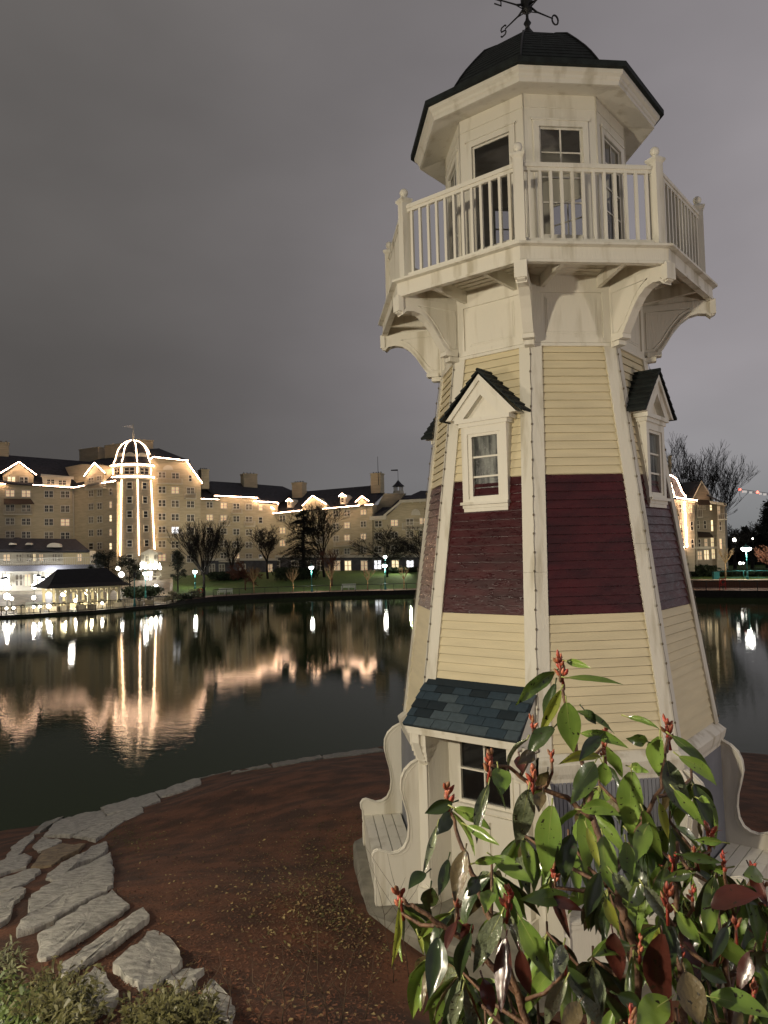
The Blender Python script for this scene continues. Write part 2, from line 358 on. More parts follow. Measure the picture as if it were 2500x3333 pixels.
# cupola: hollow, window in every facet
b = MB()
A = 1.24*C22; hw = A*T22
for k in range(8):
    F = FR(k)
    for (x0, x1, z0, z1) in ((-hw, -.283, 10.37, 12.70), (.283, hw, 10.37, 12.70), (-.283, .283, 12.262, 12.70), (-.283, .283, 10.37, 10.86)):
        xi0 = x0+(.05*T22 if x0 == -hw else 0); xi1 = x1-(.05*T22 if x1 == hw else 0)
        b.hexa([F(x0, A, z0), F(x1, A, z0), F(xi1, A-.05, z0), F(xi0, A-.05, z0), F(x0, A, z1), F(x1, A, z1), F(xi1, A-.05, z1), F(xi0, A-.05, z1)])
    b.box(-hw+.02, hw-.02, A, A+.010, 12.50, 12.515, F)
octa(b, [(1.19, 12.62), (1.19, 12.66), (.01, 12.66), (.01, 12.62)])
for k in range(8): b.tube([oc(k, 1.243, 10.4), oc(k, 1.243, 12.68)], .009, 5)
b.build('cupola_wall', WHITE, LH)
for k in range(8):
    F = FR(k); b = MB(); door = k == 1
    for (x0, x1, z0, z1, o) in ((-.355, -.283, 10.80, 12.335, .022), (.283, .355, 10.80, 12.335, .022), (-.283, .283, 12.262, 12.335, .022), (-.283, .283, 10.80, 10.86, .03), (-.375, .375, 12.335, 12.36, .035),
                                (-.283, -.255, 10.86, 12.262, -.008), (.255, .283, 10.86, 12.262, -.008), (-.255, .255, 12.235, 12.262, -.008), (-.255, .255, 10.86, 10.89, -.008)):
        b.box(x0, x1, A-.03, A+o, z0, z1, F)
    if not door:
        b.box(-.009, .009, A-.03, A-.012, 10.89, 12.235, F)
        for z in (11.94, 11.62, 11.30): b.box(-.255, .255, A-.03, A-.012, z-.009, z+.009, F)
    w = b.build('cupola_door' if door else 'cupola_window', WHITE, LH)
    gb = MB(); gb.quad(F(-.255, A-.022, 10.88), F(.255, A-.022, 10.88), F(.255, A-.022, 12.24), F(-.255, A-.022, 12.24))
    GLC = MATS.get('clear_glass')
    if GLC is None:
        GLC = bpy.data.materials.new('clear_glass'); GLC.use_nodes = True; tt = GLC.node_tree; tt.nodes.clear()
        tr, gl, mxs, oo = (tt.nodes.new(q) for q in ('ShaderNodeBsdfTransparent', 'ShaderNodeBsdfGlossy', 'ShaderNodeMixShader', 'ShaderNodeOutputMaterial'))
        fr = tt.nodes.new('ShaderNodeFresnel'); fr.inputs[0].default_value = 1.5; tr.inputs[0].default_value = (.8, .8, .8, 1); gl.inputs['Roughness'].default_value = .02
        tt.links.new(fr.outputs[0], mxs.inputs[0]); tt.links.new(tr.outputs[0], mxs.inputs[1]); tt.links.new(gl.outputs[0], mxs.inputs[2]); tt.links.new(mxs.outputs[0], oo.inputs[0]); MATS['clear_glass'] = GLC
    gb.build('glass', GLC, w, recalc=False)
# an inner stair drum seen through the glass
b = MB(); b.lathe((.1, .15, 0), [(.34, 10.37), (.34, 11.15), (.36, 11.15), (.36, 11.19), (.02, 11.19)], 14, smooth=False); b.build('stair_head', WHITE2, LH)
# eave and dome
b = MB(); octa(b, [(1.2, 12.685), (1.60, 12.60), (1.632, 12.60), (1.636, 12.645), (1.655, 12.66), (1.66, 12.69), (1.70, 12.715), (1.712, 12.765)]); b.build('cornice', WHITE, LH)
b = MB(); prf = [(1.70, 12.755), (1.762, 12.762), (1.762, 12.83), (1.33, 13.06)]
dm = [(1.33, 13.06), (1.27, 13.16), (1.18, 13.30), (1.085, 13.43), (.927, 13.62), (.766, 13.80), (.56, 13.93), (.30, 14.03), (.14, 14.06)]
for (r0, z0), (r1, z1) in zip(dm[:-1], dm[1:]):
    L_ = math.hypot(r1-r0, z1-z0); nn = max(1, int(L_/.065))
    for i in range(nn):
        t0, t1 = i/nn, (i+1)/nn; ra, za, rb, zb = r0+(r1-r0)*t0, z0+(z1-z0)*t0, r0+(r1-r0)*t1, z0+(z1-z0)*t1
        prf += [(ra+.012, za-.004), (rb+.002, zb)]
octa(b, prf); b.build('dome_roof', ROOFG, LH, recalc=False)
b = MB()
for k in range(8): b.tube([oc(k, r+.012, z+.004) for r, z in dm], .012, 5)
b.build('roof_ridge', BLACK, LH)
# weather vane (compass arms N E S O)
b = MB(); b.lathe((0, 0, 0), [(.17, 14.04), (.16, 14.12), (.12, 14.24), (.06, 14.33), (.035, 14.36)], 8, cang(0), smooth=True)
b.lathe((0, 0, 0), [(.035, 14.36), (.03, 14.40), (.055, 14.44), (.03, 14.48), (.02, 14.52), (.02, 14.6), (.075, 14.62), (.06, 14.66), (.085, 14.72), (.085, 14.84), (.05, 14.9), (.02, 14.95), (.015, 15.7)], 10, smooth=True)
vane = b.build('weather_vane', BLACK, LH)
dO = np.array([.79, .61, 0]); dS = np.array([-.70, .71, 0])
for d, L in ((dO, 'O'), (dS, 'S'), (-dO, 'E'), (-dS, 'N')):
    b = MB(); b.tube([d*.05+np.array([0, 0, 14.70]), d*.18+np.array([0, 0, 14.66]), d*.46+np.array([0, 0, 14.645])], [.02, .012, .009], 6)
    b.tube([d*.07+np.array([0, 0, 14.63]), d*.2+np.array([0, 0, 14.655])], .008, 5)
    b.build('compass_arm', BLACK, vane)
    c0 = d*.50+np.array([0, 0, 14.635]); th = .012
    side = np.cross(d, (0, 0, 1.0)); 
    def gl(strokes):
        b = MB()
        for st in strokes: b.tube([c0+d*(x*.055)+np.array([0, 0, z*.07]) for x, z in st], .013, 4, closed=False, smooth=False)
        b.build('compass_letter', BLACK, vane)
    if L == 'O': gl([[(math.cos(q), math.sin(q)) for q in np.linspace(0, 2*math.pi, 15)]])
    if L == 'S': gl([[(-1, .7), (-.6, 1), (.6, 1), (1, .6), (.8, .15), (-.8, -.15), (-1, -.6), (-.6, -1), (.6, -1), (1, -.7)]])
    if L == 'E': gl([[(1, 1), (-1, 1), (-1, -1), (1, -1)], [(-1, 0), (.6, 0)]])
    if L == 'N': gl([[(-1, -1), (-1, 1), (1, -1), (1, 1)]])
b = MB(); b.prism([dO*x+np.array([0, 0, z]) for x, z in ((-.45, 15.35), (.3, 15.35), (.3, 15.28), (.5, 15.37), (.3, 15.46), (.3, 15.39), (-.45, 15.39), (-.55, 15.5), (-.55, 15.24))], np.cross(dO, (0, 0, 1))*.012); b.build('arrow', BLACK, vane)
# dormers
for k in (1, 3, -1):
    F = FR(k); A = 1.535; H = .305
    b = MB(); 
    # cheeks (siding courses), cream above the band, red below: two meshes
    for name, z0, z1, mt in (('cheek', 7.84, 8.56, CREAM), ('red_cheek', 7.40, 7.84, MAROON)):
        b = MB(); n = int(round((z1-z0)/.1017))
        for i in range(n):
            a, c = z0+i*(z1-z0)/n, z0+(i+1)*(z1-z0)/n
            for s_ in (-1, 1):
                b.quad(F(s_*(H+.012), 1.25, a), F(s_*(H+.012), A-.005, a), F(s_*H, A-.005, c), F(s_*H, 1.25, c))
                b.quad(F(s_*(H-.02), 1.25, a), F(s_*(H-.02), A-.005, a), F(s_*(H+.012), A-.005, a), F(s_*(H+.012), 1.25, a))
        if name == 'cheek':
            dorm = MB()
            for (x0, x1, z0_, z1_, o) in ((-.32, -.235, 7.55, 8.50, .03), (.235, .32, 7.55, 8.50, .03), (-.235, .235, 8.41, 8.50, .03), (-.345, .345, 8.50, 8.55, .05), (-.39, .39, 8.55, 8.60, .075),
                                          (-.235, .235, 7.55, 7.60, .03), (-.335, .335, 7.53, 7.565, .075), (-.32, .32, 7.49, 7.53, .04), (-.31, .31, 7.445, 7.49, .028)):
                dorm.box(x0, x1, A-.25 if z0_ > 7.6 else A-.12, A+o, z0_, z1_, F)
            # raking cornice + tympanum
            dorm.prism([F(-.42, A-.2, 8.60), F(.42, A-.2, 8.60), F(0, A-.2, 9.06)], F(0, A-.015, 0)-F(0, A-.2, 0))
            for s_ in (-1, 1):
                for (i0, o0, pr) in ((0, .06, .10), (.06, .19, .07)):
                    dorm.prism([F(s_*(.50-i0*1.25), A-.1, 8.60), F(s_*(.50-o0*1.25), A-.1, 8.60), F(0, A-.1, 9.125-o0*1.32), F(0, A-.1, 9.125-i0*1.32)], F(0, A+pr, 0)-F(0, A-.1, 0))
            DM = dorm.build('dormer', WHITE, LH)
        b.build(name, mt, DM, recalc=False)
    wf = MB()
    for (x0, x1, z0, z1) in ((-.235, -.18, 7.60, 8.41), (.18, .235, 7.60, 8.41), (-.18, .18, 8.375, 8.41), (-.18, .18, 7.60, 7.635)): wf.box(x0, x1, A-.05, A+.012, z0, z1, F)
    for z in (8.12, 7.875): wf.box(-.18, .18, A-.035, A-.008, z-.011, z+.011, F)
    wf.build('window_frame', WHITE, DM)
    gb = MB(); gb.box(-.18, .18, A-.045, A-.03, 7.63, 8.38, F); gb.build('window_pane', GLASSW, DM)
    rb = MB()
    for s_ in (-1, 1):
        n = 7
        for i in range(n):
            t0, t1 = i/n, (i+1)/n
            x0, z0, x1, z1 = .575*(1-t0), 8.60+.56*t0, .575*(1-t1), 8.60+.56*t1
            rb.hexa([F(s_*x0, 1.22, z0), F(s_*x0, A+.12, z0), F(s_*x1, A+.12, z1-.012), F(s_*x1, 1.22, z1-.012), F(s_*(x0+.012), 1.22, z0+.03), F(s_*(x0+.012), A+.12, z0+.03), F(s_*x1, A+.12, z1+.012), F(s_*x1, 1.22, z1+.012)])
    rb.tube([F(0, 1.22, 9.175), F(0, A+.125, 9.175)], .022, 6)
    rb.build('dormer_roof', ROOFG, DM)
# base: cornice, walls, plinth
cpr = [(1.98, 4.36), (2.125, 4.38), (2.135, 4.44), (2.165, 4.50), (2.185, 4.575), (2.19, 4.60), (2.04, 4.715), (1.90, 4.72)]; b = MB()
for k in range(8):                                # facet k spans corners k and k+1; the awning facet stays open
    vs = [oc(j, r, z) for j in (k, k+1) for r, z in cpr]; n = len(cpr)
    if k == 1: continue
    b.add(vs, [(i, i+1, n+i+1, n+i) for i in range(n-1)]+[tuple(range(n)), tuple(range(2*n-1, n-1, -1))])
b.build('base_cornice', WHITE2, LH, recalc=False)
b = MB(); AW = 1.93; HW = AW*T22
for k in range(8):
    F = FR(k)
    if k == 1: continue
    b.box(-HW, HW, AW-.06, AW, 2.76, 4.42, F)
    for s_ in (-1, 1): b.box(s_*HW-.09 if s_ > 0 else -HW, HW if s_ > 0 else -HW+.09, AW, AW+.03, 2.76, 4.40, F)
F = FR(1)
b.box(-.62, -.37, 1.70, 1.76, 2.76, 4.80, F); b.box(.37, .62, 1.70, 1.76, 2.76, 4.80, F); b.box(-.37, .37, 1.70, 1.76, 2.76, 3.95, F)
for s_ in (-1, 1):
    b.hexa([F(s_*.62, 1.70, 2.76), F(s_*.62, 2.09, 2.76), F(s_*.585, 2.09, 2.76), F(s_*.50, 1.70, 2.76)] + [F(s_*.62, 1.70, 4.8), F(s_*.62, 2.09, 4.8), F(s_*.585, 2.09, 4.8), F(s_*.50, 1.70, 4.8)])
    b.box(s_*.66-.07, s_*.66+.07, 1.93, 2.10, 2.76, 4.50, F); b.box(s_*.62-.03, s_*.62+.03, 2.10, 2.125, 3.1, 4.42, F)
    b.box(s_*.66-.10, s_*.66+.10, 1.93, 2.14, 2.76, 2.96, F); b.box(s_*.80-.07, s_*.80+.05, 1.85, 1.99, 2.76, 4.42, F)
    for i, (z0, z1, o) in enumerate(((4.47, 4.52, .03), (4.52, 4.58, .05), (4.58, 4.66, .075), (4.66, 4.83, .095))): b.box(s_*.66-.085-.01*i, s_*.66+.085+.01*i, 1.93, 2.10+o, z0, z1, F)
    b.prism([F(s_*.66-.05, 2.10, 4.42), F(s_*.66-.05, 2.24, 4.70), F(s_*.66-.05, 2.24, 4.83), F(s_*.66-.05, 2.10, 4.83)], F(.1, 0, 0))
b.box(-.54, .54, 1.76, 1.79, 3.02, 3.12, F); b.box(-.54, .54, 1.76, 1.79, 3.78, 3.86, F); b.box(-.05, .05, 1.76, 1.785, 3.12, 3.78, F)
b.build('base_wall', WHITE, LH)
wf = MB()
for (x0, x1, z0, z1) in ((-.37, -.335, 3.95, 4.82), (.335, .37, 3.95, 4.82), (-.335, .335, 4.785, 4.82), (-.335, .335, 3.95, 3.985), (-.010, .010, 3.985, 4.785), (-.335, .335, 4.345, 4.365), (-.42, .42, 3.90, 3.95)):
    wf.box(x0, x1, 1.72, 1.775 if z0 > 3.94 else 1.83, z0, z1, F)
wfo = wf.build('base_window', WHITE, LH); gb = MB(); gb.box(-.335, .335, 1.725, 1.735, 3.98, 4.79, F); gb.build('window_pane', GLASSD, wfo)
# awning with individual shingles
b = MB(); top = np.array([1.825, 5.39]); bot = np.array([2.33, 4.93]); sl = bot-top; nrm = np.array([-sl[1], sl[0]])/np.linalg.norm(sl); nrm = nrm if nrm[1] > 0 else -nrm
def AW_(x, t, h): q = top+sl*t+nrm*h; return F(x, q[0], q[1])
b.hexa([AW_(-.74, 0, -.03), AW_(.74, 0, -.03), AW_(.775, 1, -.03), AW_(-.775, 1, -.03), AW_(-.74, 0, 0), AW_(.74, 0, 0), AW_(.775, 1, 0), AW_(-.775, 1, 0)], 1)
rng = random.Random(3); rows = 5
b.hexa([AW_(-.73, -.02, 0), AW_(.73, -.02, 0), AW_(.73, .13, 0), AW_(-.73, .13, 0), AW_(-.73, -.02, .02), AW_(.73, -.02, .02), AW_(.73, .13, .02), AW_(-.73, .13, .02)], 1)
for r_ in range(rows):
    t0, t1 = .09+r_*.18, .09+(r_+1)*.18+.015; x = -.755-rng.random()*.12-(.1 if r_ % 2 else 0)
    while x < .76:
        w = .235+rng.uniform(-.015, .02); a, c = max(x+.003, -.765), min(x+w-.003, .765)
        if c-a > .03:
            h0, h1 = .006, .026; mi = rng.choice((0, 0, 0, 1, 2, 2))
            b.hexa([AW_(a, t0, 0), AW_(c, t0, 0), AW_(c, t1, 0), AW_(a, t1, 0), AW_(a, t0, h0), AW_(c, t0, h0), AW_(c, t1, h1), AW_(a, t1, h1)], mi)
        x += w
awn = b.build('awning', SLATE, LH)
b = MB(); b.box(-.74, .74, 2.20, 2.285, 4.82, 4.93, F); b.box(-.755, .755, 2.285, 2.30, 4.87, 4.915, F); b.box(-.72, .72, 1.76, 2.2, 4.83, 4.855, F)
for s_ in (-1, 1): b.prism([F(s_*.715, 1.80, 4.74), F(s_*.715, 2.26, 4.86), F(s_*.715, 2.26, 4.94), F(s_*.715, 1.84, 5.32), F(s_*.715, 1.80, 5.32)], F(s_*.03, 0, 0))
b.build('awning_beam', WHITE, LH)
b = MB(); b.lathe((0, 0, 0), [(2.92, 1.6), (2.92, 2.70), (2.89, 2.755), (1.6, 2.757)], 8, cang(0)); b.build('plinth', CONC, LH)

# ------------------------------------------------------------------ benches built against the base
def bench(k, hn, label, dz=0.0):
    F0 = FR(k); zb = 2.76; A = 1.945; F = lambda x, y, z: F0(x, y+A, z+zb)
    root = thing('bench', F(0, .3, 0), label, 'bench', 'high backed white benches around the lighthouse base')
    prof = [(0, 0), (.60, 0), (.612, .03), (.612, .30), (.60, .33), (.612, .36), (.615, .50), (.638, .535), (.64, .59), (.61, .64), (.56, .652), (.50, .628), (.42, .60), (.33, .612), (.25, .66), (.20, .76), (.185, .90), (.20, 1.05), (.245, 1.22), (.275, 1.36), (.265, 1.48), (.22, 1.58), (.14, 1.655), (.05, 1.70), (0, 1.705)]
    for s_ in (-1, 1):
        b = MB(); b.prism([F(s_*hn-.025, p, z) for p, z in prof], F(.05, 0, 0)-F(0, 0, 0))
        for e in (-.027, .027):
            b.tube([F(s_*hn+e, p, z) for p, z in prof[1:]], .011, 5)
            b.tube([F(s_*hn+e, p-.035 if p > .05 else p, z-.03) for p, z in prof[11:]], .004, 4)
        b.build('side_panel', WHITE, root)
    n = 4; b = MB()
    for i in range(n):
        y0 = .07+i*.135; b = MB(); b.box(-hn+.026, hn-.026, y0, y0+.124, .405, .43, F); b.build('seat_slat', WHITE, root)
    b = MB(); b.box(-hn+.026, hn-.026, .565, .59, 0, .40, F); b.box(-hn+.026, hn-.026, .59, .60, .36, .40, F); b.build('apron', WHITE, root)
    b = MB(); nb = int(2*(hn-.03)/.045)
    for i in range(nb):
        x0 = -hn+.027+i*2*(hn-.027)/nb; x1 = x0+2*(hn-.027)/nb
        b.hexa([F(x0, .0, 0.05), F(x1, .0, 0.05), F(x1-.004, .045, .05), F(x0+.004, .045, .05), F(x0, .0, 1.64), F(x1, .0, 1.64), F(x1-.004, .025, 1.64), F(x0+.004, .025, 1.64)])
    b.build('backrest', GREYB, root)
    return root
bench(0, .93, 'white high backed bench left of the slate awning, facing the lake')
bench(2, .77, 'white high backed bench on the front of the base, mostly hidden behind the flowering shrub')
bench(3, .77, 'white high backed bench at the right edge of the picture, facing right')

# ================================================================== FAR SHORE: terrain
def interp(x, T): return float(np.interp(x, [a for a, _ in T], [b_ for _, b_ in T]))
SHORE = [(-500, 86), (0, 90.5), (300, 95), (541, 103.7), (600, 108.5), (690, 112.5), (850, 116), (1100, 117.3), (1360, 116.7), (1800, 109), (2260, 95.5), (2500, 91.3), (3000, 86)]
QZ = [(-500, .3), (541, .3), (600, .5), (690, .7), (1360, .72), (1800, .8), (2260, .85), (3000, .85)]
def shoreZ(u, off):                               # ground height on the far side, off metres behind the water's edge
    q = interp(u, QZ)
    if u < 560: T = [(0, q), (9, q+.02), (9.2, q+.5), (25, 1.6), (40, 2.4), (400, 2.6)]
    elif u < 1900: T = [(0, q), (3.5, q+.04), (12, q+.55), (22, 2.3), (27, 2.8), (60, 2.9), (400, 3)]
    else: T = [(0, q), (2.5, q+.02), (2.6, q+.02), (6, 1.9), (18, 2.3), (60, 2.6), (400, 3)]
    return interp(off, T)
def strip(name, mt, offs, u0, u1, dz=0.0, kind='structure'):
    b = MB(); us = np.linspace(u0, u1, int((u1-u0)/20)+2); vs = []
    for u in us:
        d = interp(u, SHORE)
        for o in offs:
            p = plan(u, d+o); p[2] = shoreZ(u, o)+dz; vs.append(p)
    n = len(offs); b.add(vs, [(i*n+j, i*n+j+1, (i+1)*n+j+1, (i+1)*n+j) for i in range(len(us)-1) for j in range(n-1)], 0, False)
    return b.build(name, mt, kind=kind, recalc=False)
GRASS = mat('lawn_grass', (.075, .135, .018), .9, .3, 3, .8, 12, col2=(.04, .08, .010))
PAVE = mat('pink_paving', (.30, .19, .13), .8, .2, 2, .3, 8)
DECKP = mat('terrace_paving', (.34, .29, .20), .6, .3, 1.2, .3, 8)
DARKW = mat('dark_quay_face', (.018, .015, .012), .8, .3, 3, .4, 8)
strip('lawn', GRASS, [3.4, 6, 9, 12, 17, 22, 27, 40, 60, 400], 560, 1900)
strip('path', PAVE, [0, 1, 2, 3.6], 600, 1900, .006)
strip('terrace', DECKP, [0, 3, 6, 9, 9.2, 14, 25, 40, 400], -700, 570, .003)
strip('embankment', GRASS, [5.8, 9, 18, 40, 60, 400], 1890, 3000)
strip('lower_quay', PAVE, [0, 1.5, 3.2], 1890, 3000, .005)
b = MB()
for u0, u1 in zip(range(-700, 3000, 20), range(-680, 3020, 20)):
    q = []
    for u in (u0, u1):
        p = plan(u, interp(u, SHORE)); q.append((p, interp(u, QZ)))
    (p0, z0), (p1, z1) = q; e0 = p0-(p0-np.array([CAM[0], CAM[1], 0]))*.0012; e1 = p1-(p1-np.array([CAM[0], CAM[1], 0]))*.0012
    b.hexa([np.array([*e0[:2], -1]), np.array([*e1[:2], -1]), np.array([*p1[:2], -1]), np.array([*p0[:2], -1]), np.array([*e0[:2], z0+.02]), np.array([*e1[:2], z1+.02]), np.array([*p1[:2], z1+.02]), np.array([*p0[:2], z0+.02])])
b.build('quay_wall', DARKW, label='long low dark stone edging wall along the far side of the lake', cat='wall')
gb = MB(); gb.quad((-1500, 160, -.5), (1500, 160, -.5), (1500, 2500, -.5), (-1500, 2500, -.5)); gb.build('far_ground', GRASS, kind='structure', recalc=False)
def near_far(u, v, off):                          # point on far terrain in column u at off metres behind the edge
    d = interp(u, SHORE)+off; p = plan(u, d); p[2] = shoreZ(u, off); return p

# ================================================================== HOTEL
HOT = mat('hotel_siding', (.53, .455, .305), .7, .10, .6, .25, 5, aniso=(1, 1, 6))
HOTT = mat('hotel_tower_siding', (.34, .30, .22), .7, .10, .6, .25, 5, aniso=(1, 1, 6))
HROOF = mat('hotel_slate_roof', (.035, .035, .045), .8, .25, 2, .4, 6)
HTRIM = mat('hotel_trim', (.62, .58, .47), .6, .05, 2)
HPANE = mat('hotel_dark_pane', (.05, .045, .04), .12, .3, 4, spec=.8)
HCURT = mat('hotel_curtained_pane', (.20, .17, .13), .25, .45, 2.5, spec=.6, col2=(.06, .05, .04)); WRNG = random.Random(4)
HLIT = emat('hotel_lit_pane', (1, .80, .48), 1.3)
HLIT2 = emat('hotel_dim_pane', (1, .72, .45), .45)
STR = emat('string_light', (1, .62, .40), 42)
STR2 = emat('string_light_soft', (1, .66, .40), 20)
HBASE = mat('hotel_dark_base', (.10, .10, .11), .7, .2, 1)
BRIGHT = emat('bright_interior', (.92, .94, 1), 2.2)
class Wall:
    def __init__(s, uL, dL, uR, dR):
        s.a, s.b = plan(uL, dL), plan(uR, dR); X = s.b-s.a; s.X = X/np.linalg.norm(X); s.N = np.array([s.X[1], -s.X[0], 0])
        if s.N@(np.array([CAM[0], CAM[1], 0])-s.a) < 0: s.N = -s.N
    def px(s, u, v, off=0.0):
        r = ray(u, v); t = (s.N@s.a+off-s.N@CAM)/(s.N@r); return CAM+r*t
    def lo(s, u, v, off=0.0): p = s.px(u, v, off); return float((p-s.a)@s.X), float(p[2])
    def F(s, x, y, z): return s.a+s.X*x+s.N*y+np.array([0, 0, z])
    def body(s, b, pts, depth, mi=0, off=0.0): b.prism([s.px(u, v, off) for u, v in pts], -s.N*depth, mi)
    def roof(s, b, pts, th=.18, mi=0): b.prism([s.px(*p) for p in pts], (0, 0, -th), mi)
    def bar(s, b, u0, v0, u1, v1, off, w, h, mi=0):   # straight moulding between two pixels
        x0, z0 = s.lo(u0, v0, off); x1, z1 = s.lo(u1, v1, off)
        b.hexa([s.F(x0, off-w, z0-h/2), s.F(x1, off-w, z1-h/2), s.F(x1, off, z1-h/2), s.F(x0, off, z0-h/2), s.F(x0, off-w, z0+h/2), s.F(x1, off-w, z1+h/2), s.F(x1, off, z1+h/2), s.F(x0, off, z0+h/2)], mi)
    def string(s, pts, parent, off=.55, r=.07):
        b = MB(); P_ = [s.px(u, v, off) for u, v in pts]; Q = []
        for p, q in zip(P_[:-1], P_[1:]):
            n = max(2, int(np.linalg.norm(q-p)/.5)); Q += [p+(q-p)*i/n for i in range(n)]
        Q.append(P_[-1]); b.tube(Q, [r*(.8+.35*((i*7) % 5)/4) for i in range(len(Q))], 6, smooth=True); return b.build('light_string', STR, parent)
    def window(s, root, u, v, w=24, h=22, kind='double', lit=0, off=0.0, name='window'):
        x0, _ = s.lo(u-w/2, v, off); x1, _ = s.lo(u+w/2, v, off); _, z0 = s.lo(u, v+h/2, off); _, z1 = s.lo(u, v-h/2, off)
        b = MB(); f = min(.17, abs(x1-x0)*.15); F = lambda x, y, z: s.F(x, y+off, z)
        b.box(x0, x0+f, -.02, .09, z0, z1, F); b.box(x1-f, x1, -.02, .09, z0, z1, F); b.box(x0+f, x1-f, -.02, .09, z1-f, z1, F); b.box(x0+f, x1-f, -.02, .12, z0, z0+f, F)
        xm = (x0+x1)/2; zm = (z0+z1)/2
        if kind in ('double', 'door'):
            fm = min(.11, f*.65); b.box(xm-fm, xm+fm, -.02, .08, z0+f, z1-f, F)
            for xa, xb in ((x0+f, xm-fm), (xm+fm, x1-f)):
                b.box(xa, xb, -.02, .06, zm-.05, zm+.05, F)
                b.box((xa+xb)/2-.018, (xa+xb)/2+.018, -.02, .04, z0+f, z1-f, F)
        else: b.box(x0+f, x1-f, -.02, .06, zm-.05, zm+.05, F)
        wo_ = b.build(name, HTRIM, root)
        p = MB(); p.box(x0+f-.01, x1-f+.01, -.01, .015, z0+f-.01, z1-f+.01, F)
        q = WRNG.random()
        if lit == 0 and q < .07: lit = 2
        p.build('pane', {0: HCURT if q > .62 else HPANE, 1: HLIT, 2: HLIT2, 3: BRIGHT}[lit], wo_); return wo_
    def balcony(s, root, u0, u1, vt, vb, off=0.0, dep=1.1):
        b = MB(); x0, zt = s.lo(u0, vt, off+dep); x1, zb = s.lo(u1, vb, off+dep); F = lambda x, y, z: s.F(x, y+off, z)
        b.box(x0, x1, 0, dep, zb-.18, zb, F); b.box(x0, x1, dep-.06, dep, zt-.07, zt, F)
        n = max(3, int((x1-x0)/.28))
        for i in range(n+1):
            x = x0+(x1-x0-.05)*i/n; b.box(x, x+.05, dep-.05, dep-.01, zb, zt-.07, F)
        for x in (x0, x1-.06):
            b.box(x, x+.06, 0, dep-.06, zt-.07, zt, F)
            for q in range(3): b.box(x, x+.05, dep*(q+.5)/4, dep*(q+.5)/4+.05, zb, zt-.07, F)
        b.build('balcony', HTRIM, root)
    def chimney(s, root, u0, u1, vt, vb, off=-4.0, dep=2.2, pots=True, mt=None):
        b = MB(); x0, zt = s.lo(u0, vt, off); x1, zb = s.lo(u1, vb, off); zb -= 1.2; F = lambda x, y, z: s.F(x, y+off, z)
        b.box(x0, x1, -dep, 0, zb, zt-.25, F); b.box(x0-.12, x1+.12, -dep-.12, .12, zt-.25, zt, F); b.box(x0-.04, x1+.04, -dep-.04, .04, zb+(zt-zb)*.45, zb+(zt-zb)*.45+.12, F)
        if pots:
            for i in range(4):
                p = F(x0+(x1-x0)*(i+.5)/4, -dep/2, zt); b.lathe(p, [(.16, 0), (.13, .3), (.17, .34)], 8, mi=1)
        b.build('chimney', [mt or HOT, BLACK], root)
def cols_rows(W_, root, cols, rows, w=22, h=21, skip=(), lit={}, kind='double', slope=0.0, u_ref=0):
    for i, u in enumerate(cols):
        for j, v in enumerate(rows):
            if (i, j) in skip: continue
            W_.window(root, u, v+slope*(u-u_ref), w, h, kind, lit.get((i, j), 0))

# A + B : left wing and its set back link
WA = Wall(-120, 145, 240, 153)
A_ = thing('hotel_wing', WA.F(20, 0, 2), 'beige hotel wing at far left with two gables, brown awning and lit roof edge', 'hotel building', 'wings of the lakeside hotel')
b = MB(); WA.body(b, [(-120, 1572), (105, 1580), (242, 1590), (242, 1900), (-120, 1900)], 10); b.build('wall', HOT, A_)
b = MB(); WA.roof(b, [(-120, 1560, .6), (20, 1573, .6), (242, 1588, .6), (296, 1503, -7.5), (-120, 1470, -7.5)]); b.build('roof', HROOF, A_)
b = MB(); WA.body(b, [(8, 1545), (62, 1507), (110, 1548), (108, 1581), (10, 1574)], 6, off=.12); b.build('gable', HOT, A_)
b = MB(); WA.roof(b, [(1, 1542, .6), (62, 1503, .6), (62, 1503, -6), (1, 1542, -6)]); WA.roof(b, [(62, 1503, .6), (120, 1547, .6), (120, 1547, -6), (62, 1503, -6)]); b.build('gable_roof', HROOF, A_)
WA.string([(-60, 1569), (18, 1575)], A_); WA.string([(2, 1539), (62, 1503), (118, 1545)], A_, .85); WA.string([(106, 1578), (240, 1587)], A_)
b = MB(); WA.body(b, [(136, 1549), (232, 1556), (228, 1584), (140, 1578)], 4, off=.3); WA.bar(b, 133, 1546, 240, 1555, .9, 1.2, .45); b.build('dormer', HTRIM, A_)
for u, v in ((165, 1568), (203, 1571)): WA.window(A_, u, v, 28, 19, off=.3)
WA.window(A_, 37, 1562, 29, 24, off=.12, lit=1); WA.window(A_, 78, 1563, 30, 24, off=.12)
for i, u in enumerate((33, 85, 159, 212)):
    for j, v in enumerate((1606, 1653, 1697, 1740)): WA.window(A_, u, v+(u-33)*.02, 32, 25, lit={(0, 0): 2, (1, 0): 2, (3, 2): 2}.get((i, j), 0))
b = MB(); WA.roof(b, [(12, 1623, .1), (100, 1624, .1), (112, 1640, 1.5), (12, 1640, 1.5)], .1); b.build('awning', mat('brown_canvas', (.05, .035, .025), .9), A_)
WA.balcony(A_, 12, 105, 1656, 1672); WA.chimney(A_, -40, 28, 1437, 1486, -7); 
b = MB(); b.tube([WA.px(238, 1595, .2), WA.px(241, 1752, .2)], .12, 6); b.build('drainpipe', HTRIM, A_)
WB = Wall(240, 153, 380, 146)
B_ = thing('hotel_wing', WB.F(4, 0, 2), 'narrow beige hotel link with one lit steep gable, left of the domed hotel tower', 'hotel building', 'wings of the lakeside hotel')
